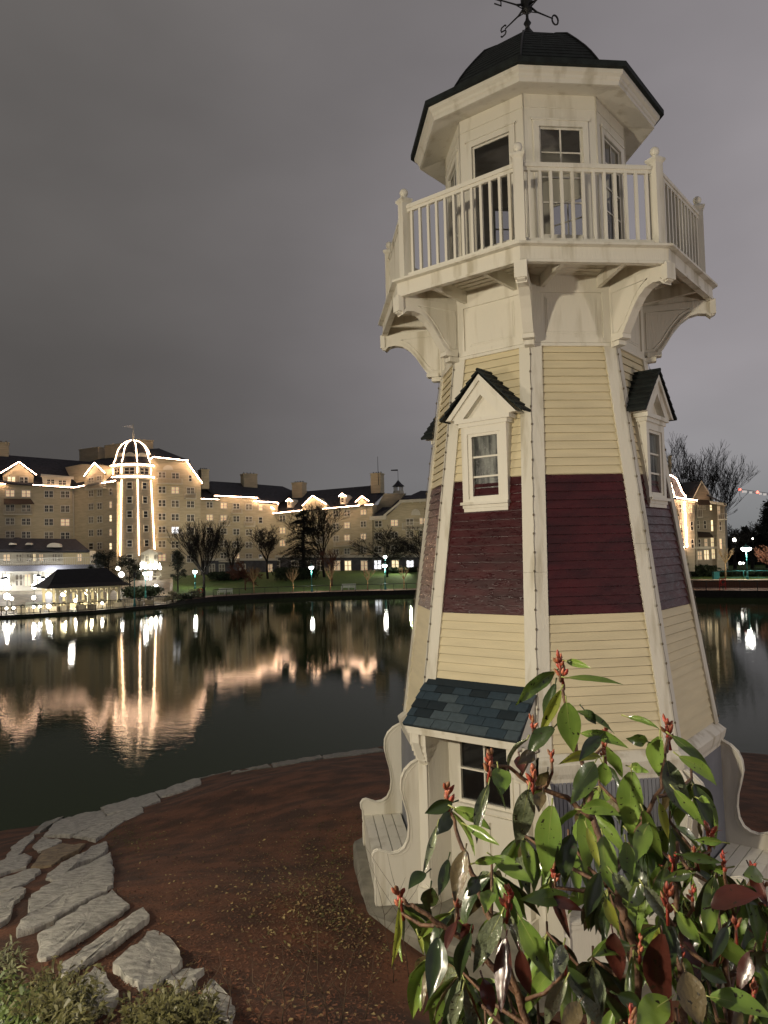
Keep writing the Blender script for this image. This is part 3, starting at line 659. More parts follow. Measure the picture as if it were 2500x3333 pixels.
b = MB(); WB.body(b, [(240, 1590), (274, 1584), (330, 1576), (380, 1568), (380, 1900), (240, 1900)], 9); b.build('wall', HOT, B_)
b = MB(); WB.body(b, [(277, 1553), (307, 1511), (340, 1541), (340, 1580), (276, 1586)], 6, off=.12); b.build('gable', HOT, B_)
b = MB(); WB.roof(b, [(238, 1588, .5), (385, 1563, .5), (400, 1487, -8), (330, 1493, -8), (300, 1500, -8), (262, 1512, -6)]); b.build('roof', HROOF, B_)
b = MB(); WB.roof(b, [(271, 1553, .6), (307, 1506, .6), (330, 1503, -7), (300, 1548, -7)]); WB.roof(b, [(307, 1506, .6), (344, 1543, .6), (365, 1540, -7), (330, 1503, -7)]); b.build('gable_roof', HROOF, B_)
b = MB(); b.prism([WB.px(212, 1521, -1), WB.px(270, 1510, -1), WB.px(300, 1513, -1), WB.px(272, 1580, -1), WB.px(242, 1584, -1)], -WB.N*2.5); b.build('parapet_wall', HOT, B_)
WB.string([(240, 1587), (274, 1580)], B_); WB.string([(273, 1550), (307, 1506), (341, 1539)], B_, .85); WB.string([(330, 1573), (376, 1564)], B_)
WB.window(B_, 297, 1563, 19, 20, off=.12); WB.window(B_, 324, 1557, 17, 20, off=.12)
for u in (297, 325):
    for v in (1606, 1649, 1692, 1735, 1778): WB.window(B_, u, v-(u-297)*.06, 17, 24, 'single' if u == 297 and v == 1778 else 'double')
for j, v in enumerate((1600, 1643, 1687, 1733, 1778)): WB.window(B_, 361, v, 10, 24, 'single', lit=(0, 2, 1, 2, 1)[j])
WB.balcony(B_, 274, 336, 1568, 1586, dep=.9); WB.chimney(B_, 258, 320, 1463, 1503, -9, pots=False, mt=HOTT); WB.chimney(B_, 341, 400, 1450, 1496, -9, pots=False)

# C : octagonal domed tower
TC = plan(437, 150.5); M_PX = 150.5/FPX; TP = math.atan2(CAM[1]-TC[1], CAM[0]-TC[0])+math.radians(10); TVW = (TC-CAM)*np.array([1, 1, 0])/np.linalg.norm((TC-CAM)[:2])
def tz(v): return float(Pd(437, v, 150.5)[2])
C_ = thing('hotel_tower', (*TC[:2], 2), 'tall tapering octagonal hotel tower with lit ribs, dark dome and pennant flag', 'tower')
def tr(px): return px*M_PX/ .985
rB, rT, rL, rC = tr(73), tr(62), tr(62), tr(69)
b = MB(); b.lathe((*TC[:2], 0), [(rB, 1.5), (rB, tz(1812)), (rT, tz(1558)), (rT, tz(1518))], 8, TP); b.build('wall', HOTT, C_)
b = MB(); b.lathe((*TC[:2], 0), [(rT, tz(1564)), (rC, tz(1560)), (rC, tz(1552)), (rT, tz(1549))], 8, TP); b.lathe((*TC[:2], 0), [(rT, tz(1526)), (rC, tz(1522)), (rC, tz(1514)), (rT, tz(1512))], 8, TP); b.build('cornice', HTRIM, C_)
dome = [(66, 1514), (60, 1509), (54, 1496), (50, 1480), (45, 1464), (35, 1448), (22, 1438), (8, 1432), (1, 1430)]
b = MB(); b.lathe((*TC[:2], 0), [(tr(a), tz(v)) for a, v in dome], 8, TP); b.build('dome_roof', HROOF, C_)
def tv(k, r, z, o=0.0): a = TP+k*math.pi/4; return np.array([TC[0]+(r+o)*math.cos(a), TC[1]+(r+o)*math.sin(a), z])
for k in range(8):
    if (tv(k, 1, 0)-TC)@TVW > .3: continue
    for pts in ([tv(k, tr(a), tz(v), .12) for a, v in dome[1:-1]], [tv(k, rT, tz(1546), .1), tv(k, rT, tz(1527), .1)], [tv(k, rT, tz(1566), .1), tv(k, rB, tz(1808), .1)]):
        b = MB(); b.tube(pts, .075, 6); b.build('light_string', STR2, C_)
for v in (1518, 1556):
    b = MB(); b.tube([tv(k, rC, tz(v), .08) for k in range(8)], .09, 6, closed=True); b.build('light_string', STR, C_)
for k in range(8):
    a = TP+(k+.5)*math.pi/4; n = np.array([math.cos(a), math.sin(a), 0])
    if n@TVW > .1: continue
    t_ = np.array([-n[1], n[0], 0])
    for v, w, h, dbl in ((1538, 2.1, 1.5, True), (1585, 1.15, 1.5, False), (1631, 1.15, 1.5, False), (1677, 1.15, 1.5, False), (1723, 1.15, 1.5, False), (1770, 1.15, 1.5, False), (1815, 1.2, 1.5, False)):
        z = tz(v); r = (rT if v < 1550 else rT+(rB-rT)*(v-1558)/(1812-1558))*C22
        F = lambda x, y, zz, r=r, n=n, t_=t_: np.array([*TC[:2], 0])+t_*x+n*(r+y)+np.array([0, 0, zz])
        b = MB(); f = .16
        for q in ((-w/2, -w/2+f, z-h/2, z+h/2), (w/2-f, w/2, z-h/2, z+h/2), (-w/2+f, w/2-f, z+h/2-f, z+h/2), (-w/2+f, w/2-f, z-h/2, z-h/2+f), (-w/2+f, w/2-f, z-.05, z+.05)): b.box(q[0], q[1], -.1, .14, q[2], q[3], F)
        if dbl: b.box(-.09, .09, -.1, .13, z-h/2+f, z+h/2-f, F)
        wo_ = b.build('window', HTRIM, C_); p = MB(); p.box(-w/2+f-.01, w/2-f+.01, -.1, .06, z-h/2+f-.01, z+h/2-f+.01, F); p.build('pane', HPANE, wo_)
    b = MB(); z0 = tz(1490); rr_ = tr(50.5)*C22
    b.prism([np.array([*TC[:2], 0])+n*(rr_+.25)+t_*(1.0*math.cos(q))+np.array([0, 0, z0+.8*math.sin(q)]) for q in np.linspace(0, math.pi, 9)], -n*1.2); b.build('eyebrow_window', HTRIM, C_)
b = MB(); P0 = TC+np.array([0, 0, tz(1434)]); P1 = TC+np.array([0, 0, tz(1378)]); b.tube([P0, P1], [.14, .09], 6); b.build('flagpole', HTRIM, C_)
b = MB(); L_ = -np.array([RT[0], RT[1], 0]); q = lambda x, z: P1+L_*x+np.array([0, 0, z]); b.prism([q(0, 0), q(2.2, -.45), q(0, -.95)], np.array([FW[0], FW[1], 0])*.05); b.build('pennant', mat('white_cloth', (.7, .7, .7), .8), C_)
# entrance porch at the tower foot
WP = Wall(455, 144.5, 520, 144.5); b = MB()
WP.body(b, [(459, 1800), (485, 1787), (515, 1800), (515, 1806), (459, 1806)], 3); 
for u in (462, 468, 505, 511): b.tube([WP.px(u, 1806, -.2), WP.px(u, 1846, -.2)], .22, 8)
WP.body(b, [(459, 1835), (515, 1835), (515, 1846), (459, 1846)], 1.5, off=-.6); WP.body(b, [(470, 1806), (503, 1806), (503, 1836), (470, 1836)], 2, off=-1.0)
b.build('porch', HTRIM, C_); WP.window(C_, 479, 1818, 13, 22, off=-1.0)
WP.window(C_, 483, 1876, 30, 34, 'door', lit=3, off=-.5)
WP.balcony(C_, 458, 520, 1866, 1876, off=-.3); b = MB(); b.tube([WP.px(514, 1880, .8), WP.px(514, 1925, .8)], .35, 10); b.build('column', HTRIM, C_)

# D : gambrel block right of the tower
WD = Wall(490, 150, 658, 155.5)
D_ = thing('hotel_wing', WD.F(8, 0, 2), 'tall beige hotel block with steep lit roof edge and balconies, right of the domed tower', 'hotel building', 'wings of the lakeside hotel')
b = MB(); WD.body(b, [(492, 1493), (500, 1491), (612, 1501), (657, 1575), (654, 1582), (654, 1910), (492, 1910)], 11); b.build('wall', HOT, D_)
b = MB(); WD.roof(b, [(488, 1489, .7), (612, 1497, .7), (620, 1500, 0), (517, 1459, -7), (480, 1463, -7)]); WD.roof(b, [(612, 1498, .7), (662, 1576, .7), (662, 1572, -10), (612, 1496, -10)]); b.build('roof', HROOF, D_)
WD.string([(490, 1494), (499, 1487), (613, 1499)], D_, .85); WD.string([(608, 1502), (659, 1573)], D_, .85)
for u, v, w, h in ((527, 1546, 26, 22), (571, 1549, 26, 22), (619, 1557, 12, 22)): WD.window(D_, u, v, w, h, 'double' if w > 20 else 'single')
WD.balcony(D_, 514, 596, 1556, 1573); WD.balcony(D_, 514, 597, 1732, 1746); WD.balcony(D_, 604, 640, 1605, 1622)
for i, u in enumerate((527, 570, 620)):
    for j, v in enumerate((1594, 1638, 1682, 1724, 1771, 1815)):
        WD.window(D_, u, v+(u-527)*.04, 27, 25, lit={(1, 3): 3}.get((i, j), 0))
b = MB(); b.prism([WD.px(533+17*math.cos(q)+14, 1530-16*math.sin(q), .12) for q in np.linspace(0, math.pi, 12)], -WD.N*.3); b.build('blind_arch', HTRIM, D_)
WD.chimney(D_, 655, 681, 1527, 1573, -3); WD.chimney(D_, 446, 499, 1430, 1468, -9, pots=False)

# E : middle wing
WE = Wall(650, 157, 915, 166)
E_ = thing('hotel_wing', WE.F(10, 0, 2), 'middle hotel wing with stepped lit eaves and small balconies behind the bare trees', 'hotel building', 'wings of the lakeside hotel')
b = MB(); WE.body(b, [(652, 1625), (700, 1627), (700, 1616), (836, 1622), (836, 1638), (905, 1643), (905, 1910), (652, 1910)], 11); b.build('wall', HOT, E_)
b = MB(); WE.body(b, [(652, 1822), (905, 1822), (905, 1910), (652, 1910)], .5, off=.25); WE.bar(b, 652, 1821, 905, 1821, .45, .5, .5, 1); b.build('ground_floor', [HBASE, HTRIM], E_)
b = MB(); WE.roof(b, [(648, 1622, .6), (715, 1625, .6), (720, 1600, -2), (690, 1570, -8), (650, 1572, -8)]); WE.roof(b, [(696, 1611, .9), (842, 1618, .9), (850, 1625, .3), (908, 1636, .6), (930, 1625, -3), (954, 1598, -8), (920, 1583, -8), (795, 1573, -8), (684, 1566, -8), (668, 1590, -4)]); b.build('roof', HROOF, E_)
WE.string([(650, 1623), (713, 1626)], E_); WE.string([(698, 1613), (839, 1620)], E_, .9); WE.string([(826, 1631), (905, 1636), (906, 1642)], E_)
for i, (u, r0) in enumerate(((682, 0), (728, 0), (769, 0), (810, 0), (848, 0))):
    for j, v in enumerate((1646, 1687, 1729, 1770, 1808)): WE.window(E_, u, v+(u-728)*.05, 23 if i < 4 else 15, 22, 'double' if i < 4 else 'single', lit={(1, 0): 2, (0, 1): 2, (4, 0): 2}.get((i, j), 0))
for u0, u1, vt, vb in ((757, 790, 1655, 1669), (715, 750, 1694, 1709), (798, 832, 1696, 1711)): WE.balcony(E_, u0, u1, vt, vb)
for u, l in ((690, 0), (722, 0), (790, 0), (878, 3)): WE.window(E_, u, 1850, 20, 30, 'door', lit=2 if l else 0, off=.25)
WE.chimney(E_, 793, 838, 1541, 1585, -6); 
b = MB(); b.prism([WE.px(780, 1830, 1.2), WE.px(716, 1830, 1.2), WE.px(716, 1826, 1.2), WE.px(780, 1826, 1.2)], -WE.N*1.4); b.build('door_canopy', HTRIM, E_)

# F : long right wing
WF = Wall(845, 167, 1216, 157)
F_ = thing('hotel_wing', WF.F(12, 0, 2), 'long hotel wing with lit zigzag gables and dormers behind the cedar', 'hotel building', 'wings of the lakeside hotel')
b = MB(); WF.body(b, [(850, 1672), (880, 1674), (990, 1664), (1050, 1659), (1212, 1642), (1212, 1910), (850, 1910)], 11); b.build('wall', HOT, F_)
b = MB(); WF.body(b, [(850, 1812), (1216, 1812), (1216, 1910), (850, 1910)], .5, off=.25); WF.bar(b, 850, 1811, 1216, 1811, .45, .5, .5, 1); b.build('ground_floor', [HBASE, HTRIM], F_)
b = MB(); WF.roof(b, [(850, 1674, .6), (1215, 1641, .6), (1252, 1604, -7), (1240, 1577, -9), (1203, 1581, -9), (950, 1603, -9), (900, 1606, -9)]); b.build('roof', HROOF, F_)
for pts, q, o in (([(855, 1668), (873, 1646), (893, 1662), (893, 1690), (855, 1690)], 4, .15), ([(985, 1648), (1018, 1618), (1062, 1644), (1058, 1690), (985, 1690)], 6, .5), ([(1166, 1634), (1178, 1621), (1192, 1634), (1192, 1660), (1166, 1660)], 4, .2)):
    b = MB(); WF.body(b, pts, q, off=o); b.build('gable', HOT, F_)
for (a, p, c, o) in (((983, 1648), (1017, 1612), (1064, 1643), .9), ((853, 1663), (873, 1642), (894, 1659), .7), ((1156, 1636), (1178, 1613), (1203, 1631), .7), ((1101, 1618), (1114, 1604), (1128, 1617), .2), ((929, 1633), (941, 1622), (953, 1632), -.5)):
    q = 12 if o > .8 else 5; b = MB()
    WF.roof(b, [(*a, o), (*p, o), (*p, -q), (*a, -q)], .12); WF.roof(b, [(*p, o), (*c, o), (*c, -q), (*p, -q)], .12)
    b.build('gable_roof', HROOF, F_)
b = MB(); WF.body(b, [(1107, 1617), (1114, 1608), (1123, 1616), (1123, 1641), (1107, 1641)], 4, off=.0); b.build('dormer', HTRIM, F_)
b = MB(); WF.body(b, [(935, 1631), (941, 1624), (948, 1631), (948, 1652), (935, 1652)], 4, off=-.7); b.build('dormer', HTRIM, F_)
for pts, o in (([(854, 1662), (873, 1643), (892, 1657)], .9), ([(853, 1672), (870, 1671)], .6), ([(880, 1672), (993, 1660)], .6), ([(984, 1646), (1017, 1613), (1062, 1641)], 1.1), ([(1050, 1656), (1170, 1645)], .7), ([(1188, 1643), (1214, 1642)], .7), ([(1157, 1634), (1178, 1615), (1200, 1630)], .9), ([(1102, 1616), (1114, 1606), (1127, 1616)], .4), ([(930, 1632), (941, 1623), (952, 1631)], -.3)):
    WF.string(pts, F_, o)
WF.window(F_, 1115, 1628, 11, 17, 'single', off=.05); WF.window(F_, 941, 1638, 8, 12, 'single', off=-.65)
for i, u in enumerate((877, 920, 1040, 1094, 1130, 1183)):
    for j, v in enumerate((1673, 1713, 1754, 1797)):
        if u == 1040 and j == 0 or (u < 930 and j == 3): continue
        WF.window(F_, u, v+(1094-u)*.08, 20, 22, lit={(5, 0): 2}.get((i, j), 0), off=.5 if u == 1040 else 0.0)
for u, l in ((900, 0), (960, 0), (1012, 0), (1043, 0), (1097, 2), (1133, 1), (1186, 2)): WF.window(F_, u, 1841, 24, 35, 'door', lit=l, off=.25)
WF.balcony(F_, 1085, 1145, 1760, 1775); WF.chimney(F_, 950, 984, 1571, 1613, -6); WF.chimney(F_, 1206, 1239, 1541, 1586, -5)
b = MB(); b.tube([WF.px(1232, 1578, -4), WF.px(1229, 1486, -4)], [.09, .04], 5); b.build('antenna', BLACK, F_)
b = MB(); b.tube([WF.px(858, 1680, .2), WF.px(860, 1810, .2)], .12, 6); b.tube([WF.px(1060, 1660, .2), WF.px(1063, 1810, .2)], .12, 6); b.build('drainpipe', HTRIM, F_)

# G : end pavilion
WG = Wall(1200, 158, 1450, 154)
G_ = thing('hotel_wing', WG.F(10, 0, 2), 'yellowish end pavilion of the hotel with dark gambrel roof, beside the lighthouse', 'hotel building', 'wings of the lakeside hotel')
b = MB(); WG.body(b, [(1207, 1688), (1254, 1684), (1307, 1636), (1395, 1628), (1450, 1632), (1450, 1910), (1207, 1910)], 11); b.build('wall', HOT, G_)
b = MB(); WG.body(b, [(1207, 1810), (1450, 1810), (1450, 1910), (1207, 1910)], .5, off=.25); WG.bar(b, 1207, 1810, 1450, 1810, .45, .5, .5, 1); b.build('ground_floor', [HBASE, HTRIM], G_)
b = MB(); WG.roof(b, [(1205, 1685, .6), (1252, 1682, .6), (1303, 1634, .6), (1360, 1611, -5), (1290, 1613, -5)]); WG.roof(b, [(1300, 1633, .6), (1450, 1627, .6), (1450, 1598, -7), (1370, 1597, -7), (1345, 1608, -6)]); b.build('roof', HROOF, G_)
b = MB(); WG.bar(b, 1203, 1687, 1258, 1684, .8, .8, .8); WG.bar(b, 1248, 1680, 1304, 1632, .8, .5, .5); WG.bar(b, 1300, 1632, 1450, 1624, .8, .5, .6)
for u in (1316, 1341, 1366, 1388): WG.body(b, [(u-2, 1630), (u+2, 1630), (u+2, 1638), (u-2, 1636)], .4, off=.4)
b.prism([WG.px(1353+15*math.cos(q), 1677-21*math.sin(q), .12) for q in np.linspace(0, math.pi, 12)], -WG.N*.3); b.build('trim', HTRIM, G_)
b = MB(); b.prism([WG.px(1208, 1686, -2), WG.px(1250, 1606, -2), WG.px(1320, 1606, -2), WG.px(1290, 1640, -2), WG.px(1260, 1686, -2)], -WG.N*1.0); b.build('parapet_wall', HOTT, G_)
for i, u in enumerate((1232, 1284, 1334, 1377)):
    for j, v in enumerate((1705, 1745, 1789)): WG.window(G_, u, v-(u-1232)*.06, 25, 23)
for u, l in ((1230, 3), (1287, 1), (1335, 3), (1378, 3), (1410, 1)): WG.window(G_, u, 1838, 26, 32, 'door', lit=l, off=.25)
WG.balcony(G_, 1308, 1395, 1702, 1720)
b = MB(); cc = WG.px(1297, 1602, -14); b.lathe((cc[0], cc[1], 0), [(1.25, cc[2]-1), (1.25, cc[2]+.2), (.9, cc[2]+.2), (.9, cc[2]+.3)], 6)
for k in range(6): b.tube([cc+np.array([math.cos(k*math.pi/3), math.sin(k*math.pi/3), 0]), cc+np.array([math.cos(k*math.pi/3), math.sin(k*math.pi/3), 1.3])], .13, 5)
b.lathe((cc[0], cc[1], cc[2]+1.3), [(1.5, 0), (.7, .7), (.05, 1.5), (.04, 3.6)], 6, mi=1); b.prism([cc+np.array([0, 0, 4.9])+L_*x+np.array([0, 0, z]) for x, z in ((0, 0), (1.6, .05), (1.6, .3), (0, .35))], np.array([FW[0], FW[1], 0])*.05, 1)
b.build('roof_cupola', [HTRIM, HROOF], G_)

# low restaurant in front of the left wing
WR = Wall(-200, 128, 292, 134); WR2 = Wall(-200, 118, 300, 121)
R_ = thing('restaurant_building', WR.F(20, 0, 1.6), 'low restaurant with dark hipped roof, terrace balustrade and brightly lit ground floor', 'restaurant')
b = MB(); WR.body(b, [(-200, 1790), (292, 1792), (292, 1850), (-200, 1850)], 9); b.build('wall', HTRIM, R_)
b = MB(); WR.body(b, [(205, 1799), (292, 1799), (292, 1850), (205, 1850)], .1, off=.1); b.build('yellow_wall', mat('yellow_siding', (.55, .47, .28), .7, .05), R_)
b = MB(); WR.roof(b, [(-200, 1791, .8), (292, 1792, .8), (246, 1754, -5), (60, 1752, -5), (-200, 1752, -5)], .3); b.build('roof', HROOF, R_)
b = MB(); WR.roof(b, [(-60, 1790, 1.4), (180, 1790, 1.4), (62, 1749, -4.5), (50, 1749, -4.5)], .2); b.build('hip_roof', HROOF, R_)
for u, v, w in ((38, 1773, 10), (92, 1773, 10), (175, 1781, 23)):
    b = MB(); b.prism([WR.px(u+w*math.cos(q), v-w*.62*math.sin(q), .6) for q in np.linspace(0, math.pi, 12)], -WR.N*3); b.build('eyebrow_window', HTRIM, R_)
for u, w, l in ((-20, 30, 2), (22, 26, 2), (62, 22, 0), (95, 16, 0), (112, 10, 1), (134, 16, 2), (178, 16, 0), (196, 15, 0), (259, 16, 2)): WR.window(R_, u, 1815, w, 26, lit=l, off=.12)
b = MB(); WR2.body(b, [(-200, 1845), (300, 1838), (300, 1858), (-200, 1862)], 8); b.build('terrace_slab', mat('grey_fascia', (.22, .22, .25), .7), R_)
WR2.balcony(R_, -150, 296, 1824, 1840, off=-.9, dep=.8)
b = MB(); WR2.body(b, [(-200, 1858), (300, 1858), (300, 1925), (-200, 1925)], 5, off=-3); b.build('lower_wall', HTRIM, R_)
for u, w, l in ((-25, 40, 3), (22, 26, 3), (62, 28, 0), (90, 24, 2), (122, 30, 3), (160, 30, 3), (205, 30, 2), (245, 30, 3)): WR2.window(R_, u, 1888, w, 42, 'door', lit=l, off=-2.9)
for i, (u, v) in enumerate(((9, 1888), (17, 1886), (140, 1885), (125, 1878))):
    b = MB(); c = WR2.px(u, v, -1.2); b.tube([c+np.array([0, 0, 1.2]), c+np.array([0, 0, .3])], .04, 5); b.lathe(c, [(.5, .05), (.42, .2), (.12, .45)], 10); wl = b.build('hanging_lamp', BLACK, R_)
    b = MB(); b.ball(c, .42 if i == 2 else .3, 10, sz=.7); b.build('bulb', emat('lamp_white', (1, .96, .88), 14), wl)

# H : hotel building at the right, partly behind the lighthouse
WH = Wall(2262, 108, 2370, 106); WH0 = Wall(2180, 107, 2272, 106.5)
H_ = thing('hotel_wing', WH.F(2, 0, 2), 'four storey hotel building at right with lit corner turret and dark awnings', 'hotel building', 'wings of the lakeside hotel')
b = MB(); WH.body(b, [(2255, 1622), (2262, 1612), (2284, 1571), (2308, 1611), (2312, 1640), (2335, 1640), (2335, 1860), (2255, 1860)], 9); WH.body(b, [(2334, 1640), (2358, 1642), (2364, 1860), (2334, 1860)], 6, off=1.3)
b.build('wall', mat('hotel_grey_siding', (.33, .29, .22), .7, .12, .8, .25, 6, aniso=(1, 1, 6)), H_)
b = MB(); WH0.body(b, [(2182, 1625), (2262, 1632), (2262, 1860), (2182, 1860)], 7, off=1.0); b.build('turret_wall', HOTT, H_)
b = MB(); WH.roof(b, [(2222, 1612, -1), (2258, 1614, .5), (2284, 1566, .5), (2222, 1570, -6)]); WH.roof(b, [(2283, 1566, .5), (2311, 1611, .5), (2311, 1611, -9), (2283, 1566, -9)]); WH.roof(b, [(2300, 1609, 1), (2362, 1640, 1.9), (2362, 1638, -5), (2300, 1607, -5)]); b.build('roof', HROOF, H_)
b = MB(); pr = [(2182, 1538), (2196, 1549), (2208, 1562), (2214, 1582), (2222, 1600), (2233, 1617), (2182, 1613)]; WH0.body(b, pr, 6, off=.9); b.build('turret_roof', HROOF, H_)
b = MB(); WH0.body(b, [(2183, 1480), (2186, 1480), (2186, 1545), (2183, 1545)], 1.5, off=-2); b.build('chimney', HOT, H_)
for pts in ([(2176, 1545), (2190, 1550), (2203, 1560), (2212, 1580), (2220, 1600), (2234, 1618)], [(2180, 1556), (2188, 1592), (2197, 1614)], [(2187, 1617), (2270, 1629)], [(2228, 1632), (2237, 1780), (2223, 1782)], [(2194, 1628), (2196, 1650)]): WH0.string(pts, H_, 1.35, .07)
for u, v, w, h, l in ((2276, 1650, 13, 20, 0), (2291, 1650, 11, 20, 0), (2314, 1651, 8, 22, 1), (2340, 1662, 10, 30, 2), (2273, 1708, 9, 27, 0), (2295, 1708, 9, 27, 0), (2318, 1711, 8, 37, 1), (2345, 1712, 9, 30, 0), (2277, 1768, 9, 27, 0), (2298, 1766, 11, 26, 2), (2319, 1766, 11, 34, 1), (2346, 1770, 8, 34, 2), (2278, 1808, 16, 30, 0), (2300, 1806, 18, 34, 1), (2322, 1803, 12, 34, 1)):
    WH.window(H_, u, v, w, h, 'double' if w > 9 else 'single', lit=l, off=1.32 if u > 2334 else .02)
for u, v in ((2248, 1656), (2214, 1655), (2216, 1705), (2252, 1712), (2222, 1765), (2254, 1770)): WH0.window(H_, u, v, 11, 30, 'single', off=1.02, lit=2 if v == 1656 else 0)
for (u0, v0, u1, v1) in ((2268, 1625, 2318, 1642), (2270, 1730, 2323, 1748)):
    b = MB(); WH.roof(b, [(u0, v0, .1), (u1-12, v0+3, .1), (u1, v1, 1.6), (u0+3, v1, 1.6)], .08); b.build('awning', MATS['brown_canvas'], H_)
WH.balcony(H_, 2268, 2287, 1659, 1681); WH.balcony(H_, 2336, 2366, 1672, 1688, off=1.3); b = MB(); WH.bar(b, 2311, 1634, 2364, 1642, 1.8, 1.6, .35); WH.bar(b, 2255, 1783, 2340, 1782, .4, .4, .3); b.tube([WH.px(2264, 1640, .3), WH.px(2269, 1850, .3)], .07, 5); b.build('trim', HTRIM, H_)
b = MB(); WH.bar(b, 2256, 1622, 2284, 1567, .7, .3, .28); WH.bar(b, 2284, 1567, 2311, 1612, .7, .3, .28); b.build('gable_trim', HTRIM, H_)
# floodlights at the foot of the facades
for W_, x, l, pw in ((WA, 8, 14, 2600), (WA, 20, 14, 2600), (WB, 2, 14, 2600), (WD, 4, 13, 3000), (WD, 10, 12, 2600), (WE, 3, 14, 1900), (WE, 11, 14, 1700), (WE, 17, 12, 2600), (WF, 6, 13, 1500), (WF, 15, 13, 1700), (WF, 21, 12, 2200), (WG, 5, 11, 2300), (WG, 12, 11, 2300)):
    p = W_.F(x, l, 6.0); lamp('facade_floodlight', 'SPOT', p, pw*.50, (1, .85, .62), .6, W_.F(x, 0, 21), 95, .9)
for W_, x, pw in ((WH, 2, 380), (WH0, 1, 450)): lamp('facade_floodlight', 'SPOT', W_.F(x, 9, 5), pw, (1, .82, .58), .6, W_.F(x, 0, 11), 120)
lamp('restaurant_light', 'POINT', WR.F(22, 6, 9), 500, (1, .92, .8), .5); lamp('restaurant_light', 'POINT', WR.F(10, 6, 9), 500, (1, .92, .8), .5)
lamp('restaurant_light', 'POINT', WR2.F(8, 1, 4), 1300, (.95, .96, 1), .4); lamp('restaurant_light', 'POINT', WR2.F(17, 1, 4), 1300, (.95, .96, 1), .4)

# ================================================================== PAVILION and lakeside terrace
TEAL = mat('teal_paint', (.03, .20, .19), .5, .1, 5)
PCREAM = mat('pavilion_cream', (.62, .55, .36), .6, .08, 3)
PV = Wall(150, 97.5, 408, 103.5)
PV_ = thing('pavilion', PV.F(5, -3, .4), 'open lakeside pavilion with black hipped roof on lit cream posts', 'pavilion')
b = MB(); e = [(118, 1917, 1.0), (428, 1901, 1.0)]; PA, PB = PV.px(*e[0]), PV.px(*e[1]); PA[2] = PB[2] = (PA[2]+PB[2])/2
xa, xb = float((PA-PV.a)@PV.X), float((PB-PV.a)@PV.X); ze = PA[2]; r0 = PV.px(187, 1852, -4); r1 = PV.px(345, 1849, -4); xr0, xr1, zr = float((r0-PV.a)@PV.X), float((r1-PV.a)@PV.X), (r0[2]+r1[2])/2
ym = -4.0; yb = -9.0; yf = 1.0; fr = .38
def ring(t, s_):                                    # flared hip: t=0 eave, 1 ridge
    zt = ze+(zr-ze)*s_
    return [PV.F(xa+(xr0-xa)*t, yf+(ym-yf)*t, zt), PV.F(xb+(xr1-xb)*t, yf+(ym-yf)*t, zt), PV.F(xb+(xr1-xb)*t, yb+(ym-yb)*t, zt), PV.F(xa+(xr0-xa)*t, yb+(ym-yb)*t, zt)]
xa += 1.2; R3 = [ring(0, -.04), ring(0, 0), ring(.3, .17), ring(.62, .55), ring(.998, 1)]
vs = [p for r_ in R3 for p in r_]; b.add(vs, [(0, 3, 2, 1)]+[(i*4+j, i*4+(j+1) % 4, (i+1)*4+(j+1) % 4, (i+1)*4+j) for i in range(4) for j in range(4)]+[(16, 17, 18, 19)])
b.build('roof', mat('black_roof', (.012, .012, .013), .9, .2, 2), PV_)
for y in (.1, -8.1):
    for i in range(7):
        x = xa+1.5+(xb-xa-3.0)*i/6; b = MB(); b.box(x-.16, x+.16, y-.16, y+.16, .4, ze, PV.F); b.box(x-.22, x+.22, y-.22, y+.22, .4, 1.1, PV.F)
        for s_ in (-1, 1):
            if 0 <= i+s_ <= 6: b.prism([PV.F(x+s_*.16, y-.06, ze-1.1), PV.F(x+s_*.9, y-.06, ze-.35), PV.F(x+s_*.9, y-.06, ze-.2), PV.F(x+s_*.16, y-.06, ze-.85)], PV.N*.12)
        b.build('post', PCREAM, PV_)
for y in (.1, -8.1):
    b = MB(); b.box(xa+1.2, xb-1.2, y-.12, y+.12, ze-.38, ze-.1, PV.F); b.box(xa+1.2, xb-1.2, y-.1, y+.1, ze-.75, ze-.66, PV.F)
    n = 24
    for i in range(n): b.box(xa+1.3+(xb-xa-2.8)*i/n, xa+1.42+(xb-xa-2.8)*i/n, y-.09, y+.09, ze-.66, ze-.38, PV.F)
    b.build('beam', PCREAM, PV_)
for x, p in ((xa+3.2, 900), (xb-4.5, 700)):
    b = MB(); c = PV.F(x, -4, ze-1.0); b.ball(c, .42, 12); b.tube([c, c+np.array([0, 0, 1.2])], .03, 4); b.build('globe_light', emat('warm_globe', (1, .86, .5), 9), PV_)
    lamp('pavilion_light', 'POINT', PV.F(x, -2.4, ze-1.4), p, (1, .88, .58), .3)

